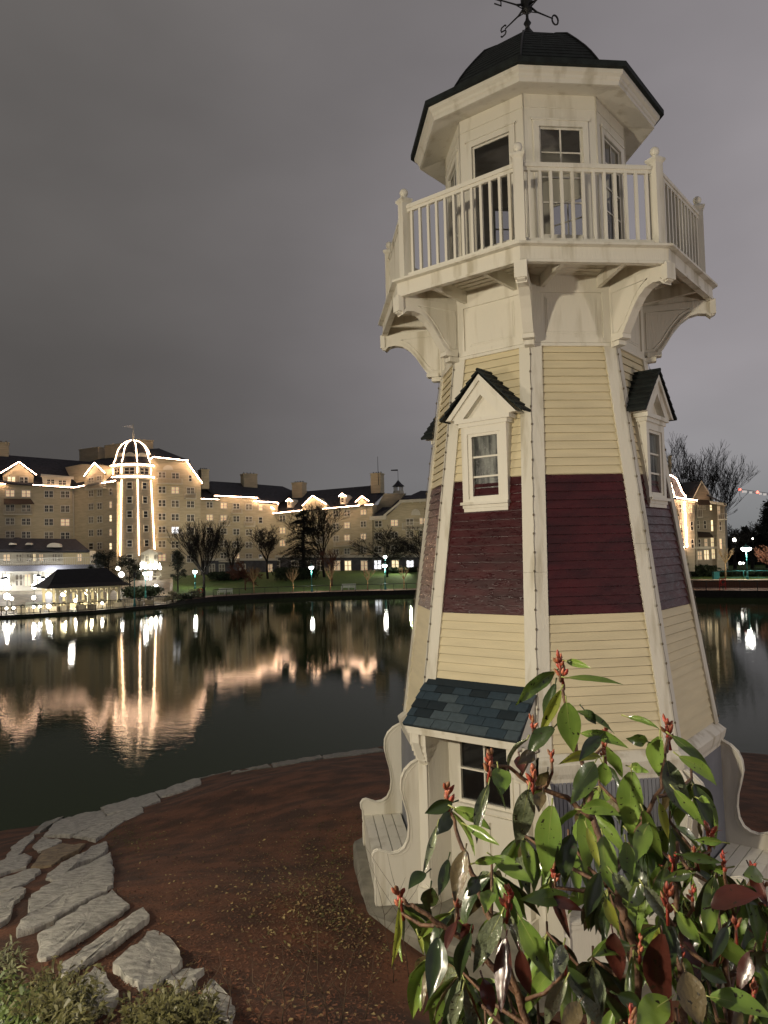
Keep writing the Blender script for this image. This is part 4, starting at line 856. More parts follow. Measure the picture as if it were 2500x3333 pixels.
def fence(name, pts, label, mt, h=1.1, gap=2.0, grp=None, infill=True):
    t_ = thing(name, pts[0], label, 'railing', grp); P_ = [np.array(p) for p in pts]
    tot = [0]; 
    for p, q in zip(P_[:-1], P_[1:]): tot.append(tot[-1]+np.linalg.norm(q-p))
    def at(s_):
        return np.array([np.interp(s_, tot, [p[i] for p in P_]) for i in range(3)])
    n = max(2, int(tot[-1]/gap)); up = np.array([0, 0, 1.0])
    b = MB(); b.tube([at(tot[-1]*i/n)+up*h for i in range(n+1)], .045, 5); b.build('top_rail', mt, t_)
    b = MB(); b.tube([at(tot[-1]*i/n)+up*.15 for i in range(n+1)], .03, 4); b.build('bottom_rail', mt, t_)
    for i in range(n+1):
        p = at(tot[-1]*i/n); b = MB(); b.tube([p, p+up*(h+.03)], .045, 5); b.build('post', mt, t_)
    if infill:
        b = MB(); m_ = int(tot[-1]/.28)
        for i in range(m_): p = at(tot[-1]*(i+.5)/m_); b.tube([p+up*.15, p+up*h], .011, 3, smooth=False)
        o = b.build('bars', mt, t_); o['kind'] = 'stuff'
    return t_
FB = mat('dark_fence', (.02, .022, .02), .5, .1)
fence('railing', [near_far(u, 0, .35) for u in range(-60, 560, 30)], 'black metal railing along the terrace edge in front of the pavilion', FB)
fence('railing', [near_far(u, 0, .4) for u in range(560, 665, 20)], 'short black railing beside the pale rounded bushes', FB, h=1.0)
fence('railing', [near_far(u, 0, .4) for u in range(690, 1460, 30)], 'thin black railing along the lawn path across the lake', FB, h=1.0, infill=False)
fence('railing', [near_far(u, 0, .3) for u in range(2238, 2700, 30)], 'dark railing on the lower quay at the right', FB, h=1.15, gap=1.9)
fence('railing', [near_far(u, 0, 6.5)+np.array([0, 0, .1]) for u in range(2325, 2700, 30)], 'teal pipe railing on top of the brick quay at the right', TEAL, h=1.0, gap=3.0, infill=False)
# brick retaining wall at right
b = MB(); P_ = [near_far(u, 0, 3.2) for u in range(2140, 2800, 20)]
for p, q in zip(P_[:-1], P_[1:]):
    a_ = p.copy(); c_ = q.copy(); a_[2] = c_[2] = .8; ex = np.array([FW[0], FW[1], 0])*2.8
    b.hexa([a_, c_, c_+ex, a_+ex, a_+np.array([0, 0, 1.12]), c_+np.array([0, 0, 1.12]), c_+ex+np.array([0, 0, 1.12]), a_+ex+np.array([0, 0, 1.12])])
BRK = mat('red_brick_wall', (.17, .085, .055), .85, .25, 6, .4, 12, aniso=(1, 1, 5))
bw = b.build('brick_wall', BRK, label='low red brick retaining wall above the lower quay at the right', cat='wall')
b = MB()
for p, q in zip(P_[:-1], P_[1:]):
    a_ = p.copy(); c_ = q.copy(); a_[2] = c_[2] = 1.925; ex = np.array([FW[0], FW[1], 0])*2.9; a_ = a_-ex*.06; c_ = c_-ex*.06
    b.hexa([a_, c_, c_+ex, a_+ex, a_+np.array([0, 0, .08]), c_+np.array([0, 0, .08]), c_+ex+np.array([0, 0, .08]), a_+ex+np.array([0, 0, .08])])
b.build('coping', mat('pale_coping', (.5, .40, .28), .7, .1), bw)
b = MB(); p = near_far(2322, 0, 5.5); b.box(-.35, .35, -.3, .3, 0, 1.15, lambda x, y, z: p+np.array([RT[0], RT[1], 0])*x+np.array([FW[0], FW[1], 0])*y+np.array([0, 0, z])); b.box(-.4, .4, -.35, .35, 1.15, 1.22, lambda x, y, z: p+np.array([RT[0], RT[1], 0])*x+np.array([FW[0], FW[1], 0])*y+np.array([0, 0, z]))
b.build('utility_cabinet', TEAL, label='teal metal cabinet at the end of the teal railing', cat='cabinet')
# frame with red lifebuoy
RED = mat('red_paint', (.55, .03, .02), .5, .1)
def camF(p): 
    X_, Y_ = np.array([_x[0], _x[1], 0]), np.array([FW[0], FW[1], 0])/np.linalg.norm(FW[:2]); return lambda x, y, z: p+X_*x+Y_*y+np.array([0, 0, z])
for u, o, lab, k in ((2342, .5, 'red lifebuoy on a red frame at the quay railing, right side', 1), (655, 1.2, 'red lifebuoy on a dark post between the round bushes and the path', 0)):
    p = near_far(u, 0, o); F = camF(p); t_ = thing('lifebuoy_stand', p, lab, 'lifebuoy', 'lifebuoy stands by the water')
    b = MB()
    if k: b.box(-.42, -.36, -.03, .03, 0, 1.5, F); b.box(.36, .42, -.03, .03, 0, 1.5, F); b.box(-.42, .42, -.03, .03, 1.44, 1.5, F); b.box(-.42, .42, -.03, .03, .55, .61, F)
    else: b.box(.0, .45, -.1, .1, 0, 1.55, F); b.box(-.5, .6, -.3, .3, 1.55, 1.62, F)
    b.build('frame', RED if k else FB, t_)
    b = MB(); b.tube([F(-.0 if k else -.22, -.14, 1.02)+(F(.30*math.cos(q), 0, .30*math.sin(q))-F(0, 0, 0)) for q in np.linspace(0, 2*math.pi, 17)[:-1]], .085, 6, closed=True); b.build('ring', RED, t_)

# ------------------------------------------------------------------ street lamps
LAMPW = emat('lamp_head_white', (1, .97, .90), 22)
def street_lamp(loc, H, label, power, head=1.0, grp='teal street lamps along the far shore', lit=True):
    t_ = thing('street_lamp', loc, label, 'street lamp', grp); x, y, z = [float(q) for q in loc]
    b = MB(); b.lathe((x, y, z), [(.2, 0), (.2, .35), (.13, .45), (.13, .9), (.16, .95), (.09, 1.05), (.085, 1.2)], 8); b.build('base', TEAL, t_)
    b = MB(); b.tube([(x, y, z+1.2), (x, y, z+H-.3)], [.075, .06], 8); b.build('pole', TEAL, t_)
    b = MB(); b.lathe((x, y, z+H), [(.10, -.32), (.22, -.24), (.24, -.22)], 8); b.lathe((x, y, z+H), [(.42*head, .20), (.25*head, .38), (.06, .5), (.03, .62), (.01, .8)], 8); b.build('lantern_cap', BLACK if not lit else TEAL, t_)
    b = MB(); b.lathe((x, y, z+H), [(.2*head, -.22), (.36*head, -.05), (.38*head, .08), (.34*head, .19)], 10, smooth=True); b.build('lamp_glass', LAMPW if lit else FB, t_)
    if lit:
        l = lamp('lamp_light', 'POINT', (x, y, z+H-.45), power*1.5, (1, .95, .84), .25)
    return t_
for u, vh, o, lab, pw in ((471, 1867, 9.5, 'lit teal street lamp between the pine and the tower porch', 300), (632, 1862, 14, 'lit teal street lamp above the round pale bushes', 330), (1010, 1848, 1.6, 'lit teal street lamp in front of the big cedar', 330), (1248, 1842, 1.8, 'lit teal street lamp just left of the lighthouse', 380)):
    p = near_far(u, 0, o); d = interp(u, SHORE)+o; zt = Pd(u, vh, d)[2]; street_lamp(p, float(zt-p[2]), lab, pw)
p = near_far(2424, 0, 5.2); p[2] = 1.93; zt = Pd(2424, 1788, interp(2424, SHORE)+5.2)[2]; street_lamp(p, float(zt-p[2]), 'brightest lit teal street lamp, alone on the quay at the right', 420, 1.7)
p = near_far(435, 0, 1.0); street_lamp(p, 4.1, 'unlit dark lantern on a thin pole right of the pavilion', 0, .6, lit=False)
p = near_far(1250, 0, 24); street_lamp(p, float(Pd(1250, 1813, interp(1250, SHORE)+24)[2]-p[2]), 'small white lamp in front of the hotel doors, behind the nearer lamp', 260, .9)
lamp('lawn_floodlight', 'SPOT', near_far(1330, 0, 26)+np.array([0, 0, 2.4]), 2600, (.9, 1, .55), .2, near_far(1180, 0, 18), 110)
# warm uplights at the young trees and along the path
for u in (830, 947, 1069, 1190, 1309): lamp('trunk_uplight', 'SPOT', near_far(u+6, 0, 1.9)+np.array([0, 0, .12]), 110, (1, .70, .38), .06, near_far(u, 0, 2.9)+np.array([0, 0, 2.0]), 75)
lamp('trunk_uplight', 'SPOT', near_far(2358, 0, 4.8)+np.array([0, 0, 1.3]), 130, (1, .80, .42), .06, near_far(2352, 0, 6.0)+np.array([0, 0, 3.0]), 75)
# globe lamps on the terrace
GLB = emat('globe_white', (1, .95, .84), 12)
def globe_lamp(p, h, r, label, k):
    t_ = thing('globe_lamp', p, label, 'globe lamp', 'white globe lamps on the restaurant terrace'); x, y, z = [float(q) for q in p]
    b = MB(); b.lathe((x, y, z), [(.12, 0), (.12, .08), (.04, .12), (.035, max(.2, h-r))], 8); b.build('pole', FB, t_)
    b = MB(); b.ball((x, y, z+h), r, 12); b.build('globe', GLB, t_)
    if k: lamp('globe_light', 'POINT', (x, y, z+h+r+.25), k*2.2, (1, .93, .8), .2)
for u, v, o, r, k, lab in ((22, 1941, 8, .42, 130, 'white globe lamp at the far left edge, beside the dark hedge on the terrace'), (37, 1948, 7, .24, 0, 'small white globe lamp just right of the one at the left edge'), (108, 1945, 7.5, .26, 110, 'white globe lamp above the white terrace bench'), (24, 1911, 18, .42, 120, 'white globe lamp under the restaurant windows at far left'), (110, 1908, 18, .38, 0, 'white globe lamp against the left corner of the pavilion roof'),
                            (245, 1954, 6.5, .26, 90, 'white globe lamp standing inside the pavilion near its middle'), (503, 1911, 13, .42, 120, 'white globe lamp on the lawn beside the column under the tower porch'), (393, 1870, 26, .45, 150, 'bright white globe lamp at the right slope of the pavilion roof'), (382, 1850, 27, .35, 0, 'white globe lamp shining through the pine above the pavilion')):
    p = near_far(u, 0, o); zt = Pd(u, v, interp(u, SHORE)+o)[2]; globe_lamp(p, max(.4, float(zt-p[2])), r, lab, k)
for i, (u, lab) in enumerate(((20, 'leftmost low lantern on the terrace edge'), (43, 'second low lantern on the terrace edge from the left'), (108, 'low lantern on the terrace left of the pavilion posts'), (128, 'low lantern beside the first pavilion post'), (157, 'big low lantern in front of the pavilion, brightest on the edge'), (330, 'low lantern on the terrace near the pavilion right end'))):
    globe_lamp(near_far(u, 0, 1.4+.4*(i % 2)),   .75, .17 if i != 4 else .28, lab, 45 if i in (0, 2, 4, 5) else 0)
for u in (458, 474, 490, 505, 520):
    b = MB(); c = Pd(u, 1848, 143.5); b.ball(c, .34, 10); b.tube([c, c+np.array([0, 0, .9])], .06, 5); b.build('porch_lantern', LAMPW, C_)
lamp('porch_light', 'POINT', Pd(490, 1846, 141), 220, (1, .93, .75), .4)
# planters and white benches on the terrace
def planter():
    t_ = thing('planter', (0, 0, 0), 'x', 'planter', 'white planters along the terrace edge')
    b = MB(); b.box(-.55, .55, -.25, .25, 0, .62); b.box(-.6, .6, -.3, .3, .58, .66); b.build('box', mat('planter_cream', (.60, .52, .36), .7, .1), t_)
    b = MB()
    rg = random.Random(2)
    for i in range(260):
        a, c = rg.uniform(0, 6.28), rg.uniform(-1, 1); r = .26*math.sqrt(1-c*c); q = np.array([r*math.cos(a), r*math.sin(a), .82+.24*c]); w = np.array([rg.uniform(-1, 1) for _ in range(3)])*.07; h_ = np.array([rg.uniform(-1, 1) for _ in range(3)])*.07
        b.quad(q-w, q+h_, q+w)
    b.build('shrub', mat('dark_box_leaf', (.012, .02, .008), .7, .2), t_); return t_
pl = planter(); where = (('at the far left edge', 72), ('left of the pavilion', 113), ('below the left pavilion post', 172), ('under the pavilion, near its left end', 205), ('under the middle of the pavilion', 262), ('right of the pavilion middle', 299), ('below the right part of the pavilion', 331), ('at the right end of the pavilion', 385), ('just right of the unlit lantern', 450), ('nearest to the teal lamp', 483))
for i, (w_, u) in enumerate(where):
    p = near_far(u, 0, 2.4); lab = 'cream planter box with a round dark shrub, '+w_
    if i == 0: pl.location = tuple(p); pl.rotation_euler = (0, 0, .2); pl['label'] = lab
    else: dup(pl, p, .2, lab)
def park_bench(w, mt):
    t_ = thing('park_bench', (0, 0, 0), 'x', 'bench', 'white park benches across the lake')
    for i in range(4): b = MB(); b.box(-w/2, w/2, -.28+i*.14, -.17+i*.14, .42, .45); b.build('seat_slat', mt, t_)
    b = MB(); b.box(-w/2, w/2, .28, .32, .95, 1.02); b.box(-w/2, w/2, .27, .31, .5, .55)
    for i in range(int(w/.12)): b.box(-w/2+.03+i*.12, -w/2+.09+i*.12, .275, .305, .55, .95)
    b.build('backrest', mt, t_)
    for x in (-w/2, 0, w/2-.06):
        b = MB(); b.box(x, x+.06, -.28, -.22, 0, .42); b.box(x, x+.06, .24, .30, 0, .95); b.box(x, x+.06, -.28, .3, .38, .42); b.build('leg_frame', mt, t_)
    for x in (-w/2, w/2-.06): b = MB(); b.box(x, x+.06, -.28, .28, .62, .67); b.box(x, x+.06, -.28, -.23, .42, .62); b.build('armrest', mt, t_)
    return t_
pb = park_bench(2.3, mat('bench_pale', (.55, .58, .52), .6, .05))
p = near_far(728, 0, 2.6); pb.location = tuple(p); pb.rotation_euler = (0, 0, YAW*-1+math.pi*0-.25); pb['label'] = 'white park bench on the path right of the red lifebuoy post'
dup(pb, near_far(1129, 0, 2.6), -.02, 'white park bench on the path between two lit young trees left of the lighthouse')
dup(pb, near_far(108, 0, 6.8), .25, 'white bench on the terrace left of the pavilion posts', 'white park benches across the lake')

# ================================================================== trees and shrubs
BARK = mat('dark_bark', (.016, .013, .010), .9, .3, 8, .5, 20)
BARKL = mat('pale_bark', (.32, .22, .11), .8, .2, 8)
BARKR = mat('reddish_twigs', (.10, .035, .02), .9, .2, 8)
PINE = mat('pine_needles', (.022, .032, .014), .7, .35, 2)
CEDAR = mat('cedar_needles', (.012, .014, .009), .8, .3, 2)
def grow(b, p, d, L, r, lvl, rg, spread, lift, nseg=3, wig=.12, kids=(2, 3), shrink=.72, tw=.012):
    d = d/np.linalg.norm(d); pts = [p]; rad = [r]; q = p.copy()
    for i in range(nseg):
        d = d+np.array([rg.gauss(0, wig), rg.gauss(0, wig), rg.gauss(0, wig)*.6+lift*.15]); d /= np.linalg.norm(d)
        q = q+d*L/nseg; pts.append(q.copy()); rad.append(max(tw, r*(1-.45*(i+1)/nseg)))
        if lvl > 0 and i < nseg-1 and rg.random() < .75:
            dd = d+np.array([rg.gauss(0, spread), rg.gauss(0, spread), rg.gauss(0, spread)*.5+lift*.3]); grow(b, q.copy(), dd, L*shrink*.8, max(tw, r*.45), lvl-1, rg, spread, lift, nseg, wig, kids, shrink, tw)
    b.tube(pts, rad, 5 if r > .06 else 3, smooth=True)
    if lvl > 0:
        for _ in range(rg.choice(kids)):
            dd = d+np.array([rg.gauss(0, spread), rg.gauss(0, spread), rg.gauss(0, spread)*.6+lift*.25]); grow(b, q.copy(), dd, L*shrink*rg.uniform(.8, 1.1), max(tw, r*.5), lvl-1, rg, spread, lift, nseg, wig, kids, shrink, tw)
def bare_tree(p, H, label, seed, fork=.25, spread=.45, lift=.5, lvl=4, limbs=5, r=.16, mt=BARK, tw=.02, wig=.12, Lk=.30, open_=.5, grp='bare winter trees'):
    rg = random.Random(seed); t_ = thing('bare_tree', p, label, 'tree', grp); p = np.array(p, float)
    b = MB(); top = p+np.array([rg.uniform(-.03, .03)*H, rg.uniform(-.03, .03)*H, H*fork]); b.tube([p-np.array([0, 0, .3]), p+(top-p)*.5+np.array([rg.gauss(0, wig)*.4, 0, 0]), top], [r*1.25, r, r*.85], 8); b.build('trunk', mt, t_)
    b = MB()
    for i in range(limbs):
        a = 6.283*i/limbs+rg.uniform(-.4, .4); d = np.array([open_*math.cos(a), open_*math.sin(a), 1.0 if lift > 0 else .5]); grow(b, top-np.array([0, 0, H*.03*i/limbs]), d, H*Lk*rg.uniform(.85, 1.1), r*.55, lvl, rg, spread, lift, tw=tw, wig=wig)
    grow(b, top, np.array([0, 0, 1.0]), H*Lk, r*.7, lvl, rg, spread*.8, lift, tw=tw, wig=wig)
    b.build('crown', mt, t_); return t_
def leafy(p, H, Wd, label, seed, kind='pine', mt=PINE, n=2600, trunk=.3, leaf=.28, name='pine_tree', cat='tree', grp='evergreen trees by the hotel', r=.14):
    rg = random.Random(seed); t_ = thing(name, p, label, cat, grp); p = np.array(p, float); b = MB()
    b.tube([p-np.array([0, 0, .3]), p+np.array([0, 0, H*.5]), p+np.array([0, 0, H*.93])], [r, r*.7, r*.2], 7)
    cl = []
    for i in range(26 if kind != 'shrub' else 16):
        h = rg.uniform(trunk, .97); 
        if kind == 'cone': rr_ = Wd*(1-h)**.75*1.1
        elif kind == 'shrub': rr_ = Wd*math.sqrt(max(.05, 1-(h*1.0)**2))
        else: rr_ = Wd*(.45+.55*math.sin(math.pi*min(1, (h-trunk)/(1-trunk)*.8+.2)))
        a = rg.uniform(0, 6.283); k_ = rr_*math.sqrt(rg.random())*.9; c = p+np.array([k_*math.cos(a), k_*math.sin(a), H*h]); cl.append((c, rg.uniform(.35, .7)*Wd*.42, rg.random()))
        b.tube([p+np.array([0, 0, H*max(.05, h-.12)]), c], [r*.35, r*.1], 4)
    b.build('trunk', BARK, t_); b = MB()
    for i in range(n):
        c, s_, _ = rg.choice(cl); q = c+np.array([rg.gauss(0, s_*.6), rg.gauss(0, s_*.6), rg.gauss(0, s_*.42)])
        if q[2] < p[2]: continue
        d = np.array([rg.gauss(0, 1), rg.gauss(0, 1), rg.gauss(.4, .8)]); d /= np.linalg.norm(d); w = np.cross(d, (rg.random(), rg.random(), rg.random())); w /= np.linalg.norm(w)+1e-6; L = leaf*rg.uniform(.6, 1.3)
        b.quad(q, q+d*L*.5+w*L*.22, q+d*L, q+d*L*.5-w*L*.22)
    b.build('crown', mt, t_, recalc=False); return t_
def place(u, vb, vt, off):                        # base point on the terrain and height of something in column u
    p = near_far(u, 0, off); d = interp(u, SHORE)+off; return p, float(Pd(u, vt, d)[2]-p[2])
p, H = place(660, 0, 1672, 15); bare_tree(p, H, 'large oval bare tree in front of the hotel, left of the red leaved tree', 11, .20, .34, .7, 4, 12, .20, tw=.018, open_=.85, Lk=.27)
p, H = place(752, 0, 1742, 24); bare_tree(p, H, 'twiggy bare tree by the middle wing, right of the large oval tree', 12, .25, .4, .5, 3, 6, .18, tw=.025)
p, H = place(868, 0, 1722, 22); bare_tree(p, H, 'crooked bare tree with a leaning trunk, left of the cedar', 13, .35, .5, .25, 4, 5, .2, tw=.025, wig=.22)
p, H = place(1052, 0, 1640, 22); bare_tree(p, H, 'tall spreading bare tree directly right of the cedar', 14, .28, .5, .45, 4, 6, .24, tw=.024, wig=.18)
p, H = place(1255, 0, 1722, 20); bare_tree(p, H, 'flat topped bare tree behind the lamp nearest the lighthouse', 15, .30, .55, .05, 4, 7, .2, tw=.024, wig=.22, open_=1.3, Lk=.34)
p, H = place(1372, 0, 1720, 19); bare_tree(p, H, 'gnarled bare tree partly hidden by the left side of the lighthouse', 16, .32, .55, .08, 4, 6, .2, tw=.024, wig=.22, open_=1.2, Lk=.33)
p, H = place(1075, 0, 1790, 10); bare_tree(p, H, 'fine twigged dark tree beside the cedar foot', 17, .35, .5, .2, 3, 6, .12, mt=BARKR, tw=.02)
p, H = place(795, 0, 1818, 8); bare_tree(p, H, 'low spreading tree with dark red twigs on the lawn', 18, .40, .55, .0, 4, 7, .09, mt=BARKR, tw=.03, open_=1.3, Lk=.26)
for u, vt, lab, sd in ((823, 1842, 'slender young tree with lit trunk below the red twigged tree', 21), (947, 1848, 'slender young tree with lit trunk left of the lamp before the cedar', 22), (1069, 1836, 'slender young tree with lit trunk and wide open fork, right of the cedar lamp', 23), (1190, 1845, 'slender young tree with lit trunk right of the white path bench', 24), (1309, 1838, 'slender young tree with lit trunk between the last lamp and the lighthouse', 25)):
    p, H = place(u, 0, vt, 2.9); bare_tree(p, H, lab, sd, .42, .3, .7, 2, 7, .085, mt=BARKL, tw=.012, open_=.75, Lk=.26, grp='young trees with lit trunks')
p, H = place(2352, 0, 1775, 6.0); bare_tree(p, H, 'slender young tree with lit trunk on the quay left of the brightest lamp', 26, .5, .35, .6, 2, 7, .10, mt=BARKL, tw=.014, open_=.8, Lk=.22, grp='young trees with lit trunks')
p, H = place(2496, 0, 1775, 7.0); bare_tree(p, H, 'small reddish lit tree at the right edge of the picture', 27, .4, .5, .4, 3, 7, .09, mt=mat('lit_red_twig', (.26, .11, .06), .8), tw=.016, open_=.8, Lk=.26, grp='young trees with lit trunks')
p, H = place(2238, 0, 1432, 42); bare_tree(p, H, 'tall bare tree rising behind the right hotel building, the left one of two', 31, .30, .30, .6, 4, 8, .30, tw=.022, open_=.65, Lk=.27)
p, H = place(2318, 0, 1470, 44); bare_tree(p, H, 'tall bare tree leaning right behind the grey gable', 32, .28, .32, .5, 4, 8, .28, tw=.022, open_=.75, Lk=.27)
for u, vt, o, sd, lab in ((2385, 1718, 28, 33, 'gnarled dark tree right of the grey hotel building'), (2440, 1722, 30, 34, 'gnarled dark tree behind the brightest lamp'), (2490, 1716, 33, 35, 'gnarled dark tree below the spruce at the right edge')):
    p, H = place(u, 0, vt, o); bare_tree(p, H, lab, sd, .4, .55, .05, 4, 7, .25, tw=.03, wig=.25, open_=1.2, Lk=.3)
p, H = place(985, 0, 1655, 21); 
# cedar with tiered branches
rg = random.Random(5); t_ = thing('cedar_tree', p, 'big dark cedar with layered drooping branches in front of the hotel', 'tree'); b = MB(); p = np.array(p); b.tube([p, p+np.array([0, 0, H*.5]), p+np.array([.3, 0, H])], [.42, .3, .06], 8)
nb = MB(); wmax = 92*140/FPX
for i in range(96):
    h = rg.uniform(.14, .985); L = wmax*(1-h)**.62*rg.uniform(.7, 1.1)+.4; a = rg.uniform(0, 6.283); q0 = p+np.array([0, 0, H*h]); d = np.array([math.cos(a), math.sin(a), 0])
    pts = [q0, q0+d*L*.5+np.array([0, 0, .06*L]), q0+d*L+np.array([0, 0, -.16*L])]; b.tube(pts, [.09, .06, .02], 4)
    for j in range(85):
        s_ = rg.uniform(.15, 1.05); c = pts[0]*(1-s_)**2+pts[1]*2*s_*(1-s_)+pts[2]*s_*s_; c = c+np.array([rg.gauss(0, .28), rg.gauss(0, .28), rg.gauss(-.05, .10)])
        v_ = np.array([rg.gauss(0, 1), rg.gauss(0, 1), rg.gauss(-.2, .4)]); v_ /= np.linalg.norm(v_); w = np.cross(v_, (0, 0, 1))+1e-3; w /= np.linalg.norm(w); l_ = rg.uniform(.25, .6); nb.quad(c, c+v_*l_*.5+w*.09, c+v_*l_, c+v_*l_*.5-w*.09)
b.build('trunk', BARK, t_); nb.build('crown', CEDAR, t_, recalc=False)
for u, vt, w, o, sd, lab, kd in ((352, 1797, 3.0, 20, 41, 'loose dark pine above the pavilion roof, the left one', 'pine'), (420, 1815, 2.3, 17, 42, 'loose dark pine between the pavilion roof and the tower porch', 'pine'), (576, 1788, 1.9, 14, 43, 'dark narrow pine right of the tower porch lights', 'cone'), (313, 1802, 1.6, 22, 45, 'small dark pine over the left part of the pavilion roof', 'pine')):
    p, H = place(u, 0, vt, o); leafy(p, H, w, lab, sd, kd, n=3000)
p, H = place(2507, 0, 1636, 30); leafy(p, H, 3.6, 'dark spruce cut by the right edge of the picture', 44, 'cone', CEDAR, 5000, leaf=.4, name='spruce_tree')
PALEB = mat('pale_bush_leaf', (.30, .28, .17), .8, .3, 3); HEDGE = mat('hedge_leaf', (.025, .04, .014), .8, .3, 2)
for u, vt, w, o, sd, lab, mt in ((558, 1926, 1.5, 2.0, 51, 'pale rounded bush left of the street lamp on the lawn', PALEB), (628, 1920, 1.6, 2.0, 52, 'pale rounded bush beside the red lifebuoy post', PALEB), (595, 1940, 1.4, 1.8, 53, 'darker low bush between the two pale rounded bushes', HEDGE)):
    p, H = place(u, 0, vt, o); leafy(p, max(.8, H), w, lab, sd, 'shrub', mt, 1500, .1, .2, 'round_bush', 'bush', 'bushes by the quay')
for us, vt, o, lab in (((420, 440, 460, 480, 500), 1910, 12, 'dark clipped hedge on the lawn right of the pavilion'), ((905, 930, 960, 990, 1015), 1848, 19, 'dark hedge under the cedar'), ((690, 720, 750, 780), 1862, 22, 'dark hedge under the bare trees by the middle wing'), ((1265, 1295, 1325, 1355, 1385), 1848, 26, 'green hedge below the bright hotel doors beside the lighthouse'), ((2250, 2275, 2300, 2320), 1842, 12, 'dark hedge at the foot of the right hotel building'), ((2340, 2370, 2400, 2430, 2460, 2490, 2520), 1856, 12, 'low dark hedge behind the teal railing')):
    rg = random.Random(int(us[0])); b = MB()
    for u in np.linspace(us[0], us[-1], len(us)*3):
        p, H = place(u, 0, vt, o); H = max(.7, H)
        for i in range(420):
            q = p+np.array([rg.gauss(0, .55), rg.gauss(0, .5), 0]); q[2] += H*math.sqrt(rg.random())*rg.uniform(.75, 1.03); v_ = np.array([rg.gauss(0, 1) for _ in range(3)])*.13; w = np.array([rg.gauss(0, 1) for _ in range(3)])*.13; b.quad(q-v_, q+w, q+v_)
    b.build('hedge', HEDGE, label=lab, cat='hedge', group='hedges across the lake', recalc=False)
# dark far wood behind at right and left, low
rg = random.Random(77); b = MB()
for i in range(9000):
    u = rg.uniform(2330, 2760); o = rg.uniform(45, 60); p = near_far(u, 0, o); hmax = 5.2+1.2*math.sin(u*.05)+.8*math.sin(u*.13); q = p+np.array([0, 0, rg.uniform(0, 1)**.7*hmax]); v_ = np.array([rg.gauss(0, 1) for _ in range(3)])*.35; w = np.array([rg.gauss(0, 1) for _ in range(3)])*.35; b.quad(q-v_, q+w, q+v_)
b.build('far_wood', CEDAR, kind='stuff', label='dark mass of distant trees at the right', recalc=False)
# far signal lights and pale lights over the trees at right
LB = Wall(2380, 260, 2560, 270); t_ = thing('crane_jib', LB.px(2400, 1600), 'faint distant jib with two red lamps and pale lights over the right trees', 'crane')
b = MB(); 
for z in (0, 8): b.tube([LB.px(2396, 1590+z*.7), LB.px(2560, 1614+z*.7)], .09, 4)
for i in range(18): b.tube([LB.px(2398+i*9, 1591+i*1.35), LB.px(2402+i*9, 1596+i*1.35)], .05, 3)
b.tube([LB.px(2560, 1610), LB.px(2562, 1800)], .5, 4); b.build('lattice', mat('grey_lattice', (.25, .25, .26), .8), t_)
for u, v in ((2408, 1593), (2466, 1602)): b = MB(); b.ball(LB.px(u, v, .6), .45, 10); b.build('red_lamp', emat('red_glow', (1, .12, .08), 6), t_)
for u, v, w in ((2425, 1600, .9), (2445, 1603, .5), (2477, 1607, .5), (2491, 1609, .6)): b = MB(); b.prism([LB.px(u, v, .6)+LB.X*x+np.array([0, 0, z]) for x, z in ((-w, -.35), (w, -.35), (w, .35), (-w, .35))], -LB.N*.4); b.build('work_light', emat('pale_glow', (.6, .56, .52), .75), t_)
for u, v, r, o in ((2391, 1757, .3, 28), (2409, 1833, .2, 16), (2420, 1833, .14, 17), (2450, 1753, .12, 28)):
    p = near_far(u, 0, o); c = Pd(u, v, interp(u, SHORE)+o); t_ = thing('path_lamp', p, {2391: 'distant white lamp among the trees, left of the brightest lamp and above it', 2409: 'tiny path lamp low behind the brightest lamp, left of a pair', 2420: 'tiny path lamp low behind the brightest lamp, right of a pair', 2450: 'faint yellowish lamp high in the dark trees at right'}[u], 'lamp', 'small lamps in the park at right')
    b = MB(); b.tube([p, c], .05, 5); b.build('pole', FB, t_); b = MB(); b.ball(c, r, 8); b.build('globe', GLB, t_)

# ================================================================== NEAR BANK: stones, litter, grass, twigs
TG = np.r_[np.arange(2.0, 16, .12), np.arange(16, 40, .4)]
def Pgv(uv):
    uv = np.asarray(uv, float); R_ = FW[None]+RT[None]*((uv[:, :1]-1250)/FPX)+UP[None]*((CYP-uv[:, 1:])/FPX)
    out = np.zeros((len(uv), 3))
    for i0 in range(0, len(uv), 400):
        r = R_[i0:i0+400]; P_ = CAM[None, None]+r[:, None]*TG[None, :, None]; below = P_[..., 2] < G(P_[..., 0], P_[..., 1])
        k = np.maximum(1, below.argmax(1)); lo = TG[k-1]; hi = TG[k]
        for _ in range(8):
            mid = (lo+hi)/2; q = CAM+r*mid[:, None]; bl = q[:, 2] < G(q[:, 0], q[:, 1]); hi = np.where(bl, mid, hi); lo = np.where(bl, lo, mid)
        hit = below.any(1); wz = CAM+r*((.03-CAM[2])/np.minimum(r[:, 2], -1e-3))[:, None]; out[i0:i0+400] = np.where(hit[:, None], CAM+r*hi[:, None], wz)
    return out
Z0 = lambda pts: [(a*.422, 2700+b_*.422) for a, b_ in pts]
Z1 = lambda pts: [(a*.7233, 2400+b_*.7233) for a, b_ in pts]
